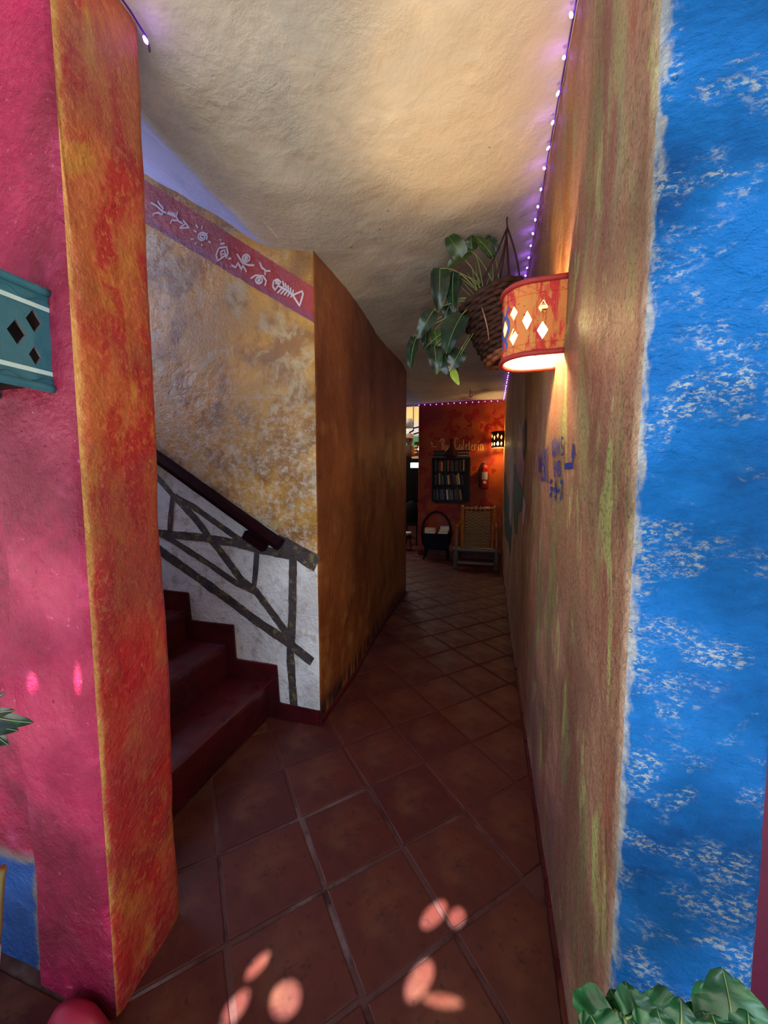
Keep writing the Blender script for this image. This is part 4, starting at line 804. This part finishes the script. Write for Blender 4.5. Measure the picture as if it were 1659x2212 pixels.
part(MB().tube([g(884, 935), g(893, 930), g(893, 925), g(906, 922)], .018, 6).tube([g(893, 938), g(906, 934)], .018, 6).tube([g(893, 925), g(893, 900), g(893, 860)], .010, 6), 'iron_bar', M_black, HR_)
part(MB().lathe([(.10, 0), (.15, -.20), (.145, -.20), (.095, 0)], 12, Matrix.Translation(g(881, 905))), 'paper_shade', plain('grey_shade', (150, 146, 140), .8), HR_, smooth=True)
SCh = thing('side_chair', 'black cafe chair with a dark jacket seen past the red wall', 'chair', (-1.75, 8.3, 0))
part(MB().lathe([(.14, 0), (.155, .03), (.16, .28), (.13, .42), (.05, .5), (.01, .51)], 14, Matrix.Translation((-1.72, 8.35, .52)) @ Matrix.Diagonal((1, .45, 1, 1))), 'jacket', plain('black_cloth', (16, 18, 26), .7), SCh, smooth=True, fix=True)
part(MB().box(-1.9, -1.54, 8.25, 8.6, .46, .5), 'seat', M_black, SCh, bevel=.01)
for x in (-1.88, -1.58):
    for y in (8.28, 8.57): part(MB().tube([(x, y, .46), (x, y, 0)], .016, 6), 'leg', M_dwood, SCh)
tag(MB().lathe([(.05, 0), (.07, .005), (.13, .05), (.14, .075), (.13, .075), (.065, .02), (.02, .012)], 16, Matrix.Translation((-1.73, 7.75, .302))).obj('bowl', plain('white_china', (216, 206, 196), .3), smooth=True, fix=True), 'white china bowl on a low stool beyond the corridor corner', 'bowl')
SO = thing('low_stool', 'low round dark stool under the white bowl beyond the corridor corner', 'stool', (-1.73, 7.75, 0))
part(MB().lathe([(.02, .27), (.15, .27), (.155, .285), (.15, .30), (.02, .30)], 18, Matrix.Translation((-1.73, 7.75, 0))), 'seat', M_dwood, SO, fix=True)
for a in range(3): q = a * 2.09; part(MB().tube([(-1.73 + .1 * cos(q), 7.75 + .1 * sin(q), .27), (-1.73 + .13 * cos(q), 7.75 + .13 * sin(q), 0)], .014, 6), 'leg', M_dwood, SO)
for p, e, col in (((-2.3, 8.3, 3.3), 45, (1, .82, .6)), ((-3.2, 7.9, 2.4), 30, (1, .9, .8))):
    l = bpy.data.lights.new('cafe_light', 'POINT'); l.energy = e; l.color = col; l.shadow_soft_size = .12; o = bpy.data.objects.new('cafe_light', l); o.location = p; COL.objects.link(o)

# ------------------------------------------------------------ added unseen roof that blocks the sun, holes shaped for the flecks
ZR = 3.2
def back(p): p = Vector(p); k = (ZR - p.z) / -SUNDIR.z; return p - SUNDIR * k
cu = bpy.data.curves.new('roof', 'CURVE'); cu.dimensions = '2D'; cu.fill_mode = 'BOTH'; cu.extrude = .01
def spl(pts):
    s = cu.splines.new('POLY'); s.points.add(len(pts) - 1)
    for i, p in enumerate(pts): s.points[i].co = (p[0], p[1], 0, 1)
    s.use_cyclic_u = True
spl([(-6, -2.0), (4, -2.0), (4, .66), (-6, .66)])
def hole(c_, a, b, rot, cut=0):
    q = back(c_); pts = []
    for k in range(20):
        g_ = 2 * pi * k / 20; x, y = a * cos(g_), b * sin(g_)
        if cut and x > a * cut: x = a * cut
        pts.append((q.x + x * cos(rot) - y * sin(rot), q.y + x * sin(rot) + y * cos(rot)))
    spl(pts)
for c_, a, b, r_, ct in (((-.148, 1.137, 0), .062, .026, 1.0, 0), ((-.074, 1.150, 0), .036, .024, 1.1, 0), ((-.165, .960, 0), .062, .028, 1.1, 0), ((-.095, .935, 0), .060, .016, .2, 0), ((-.521, .818, 0), .044, .042, .4, 0), ((-.640, .86, 0), .042, .018, 1.2, 0), ((-.645, .765, 0), .044, .024, 1.3, 0), ((-.46, .745, 0), .038, .024, .2, 0),
    ((-1.145, .65, .915), .024, .014, .4, 0), ((-.985, .65, .955), .026, .010, 1.3, 0)): hole(c_, a, b, r_, ct)
ro = bpy.data.objects.new('tmp_sunmask', cu); COL.objects.link(ro); bpy.context.view_layer.update()
me = bpy.data.meshes.new_from_object(ro.evaluated_get(bpy.context.evaluated_depsgraph_get())); bpy.data.objects.remove(ro)
me.materials.clear(); me.materials.append(M_sunmask); o = bpy.data.objects.new('shade_roof', me); o.location = (0, 0, ZR); COL.objects.link(o)
tag(o, 'added unseen roof over the courtyard in front of the passage, out of frame', 'roof')
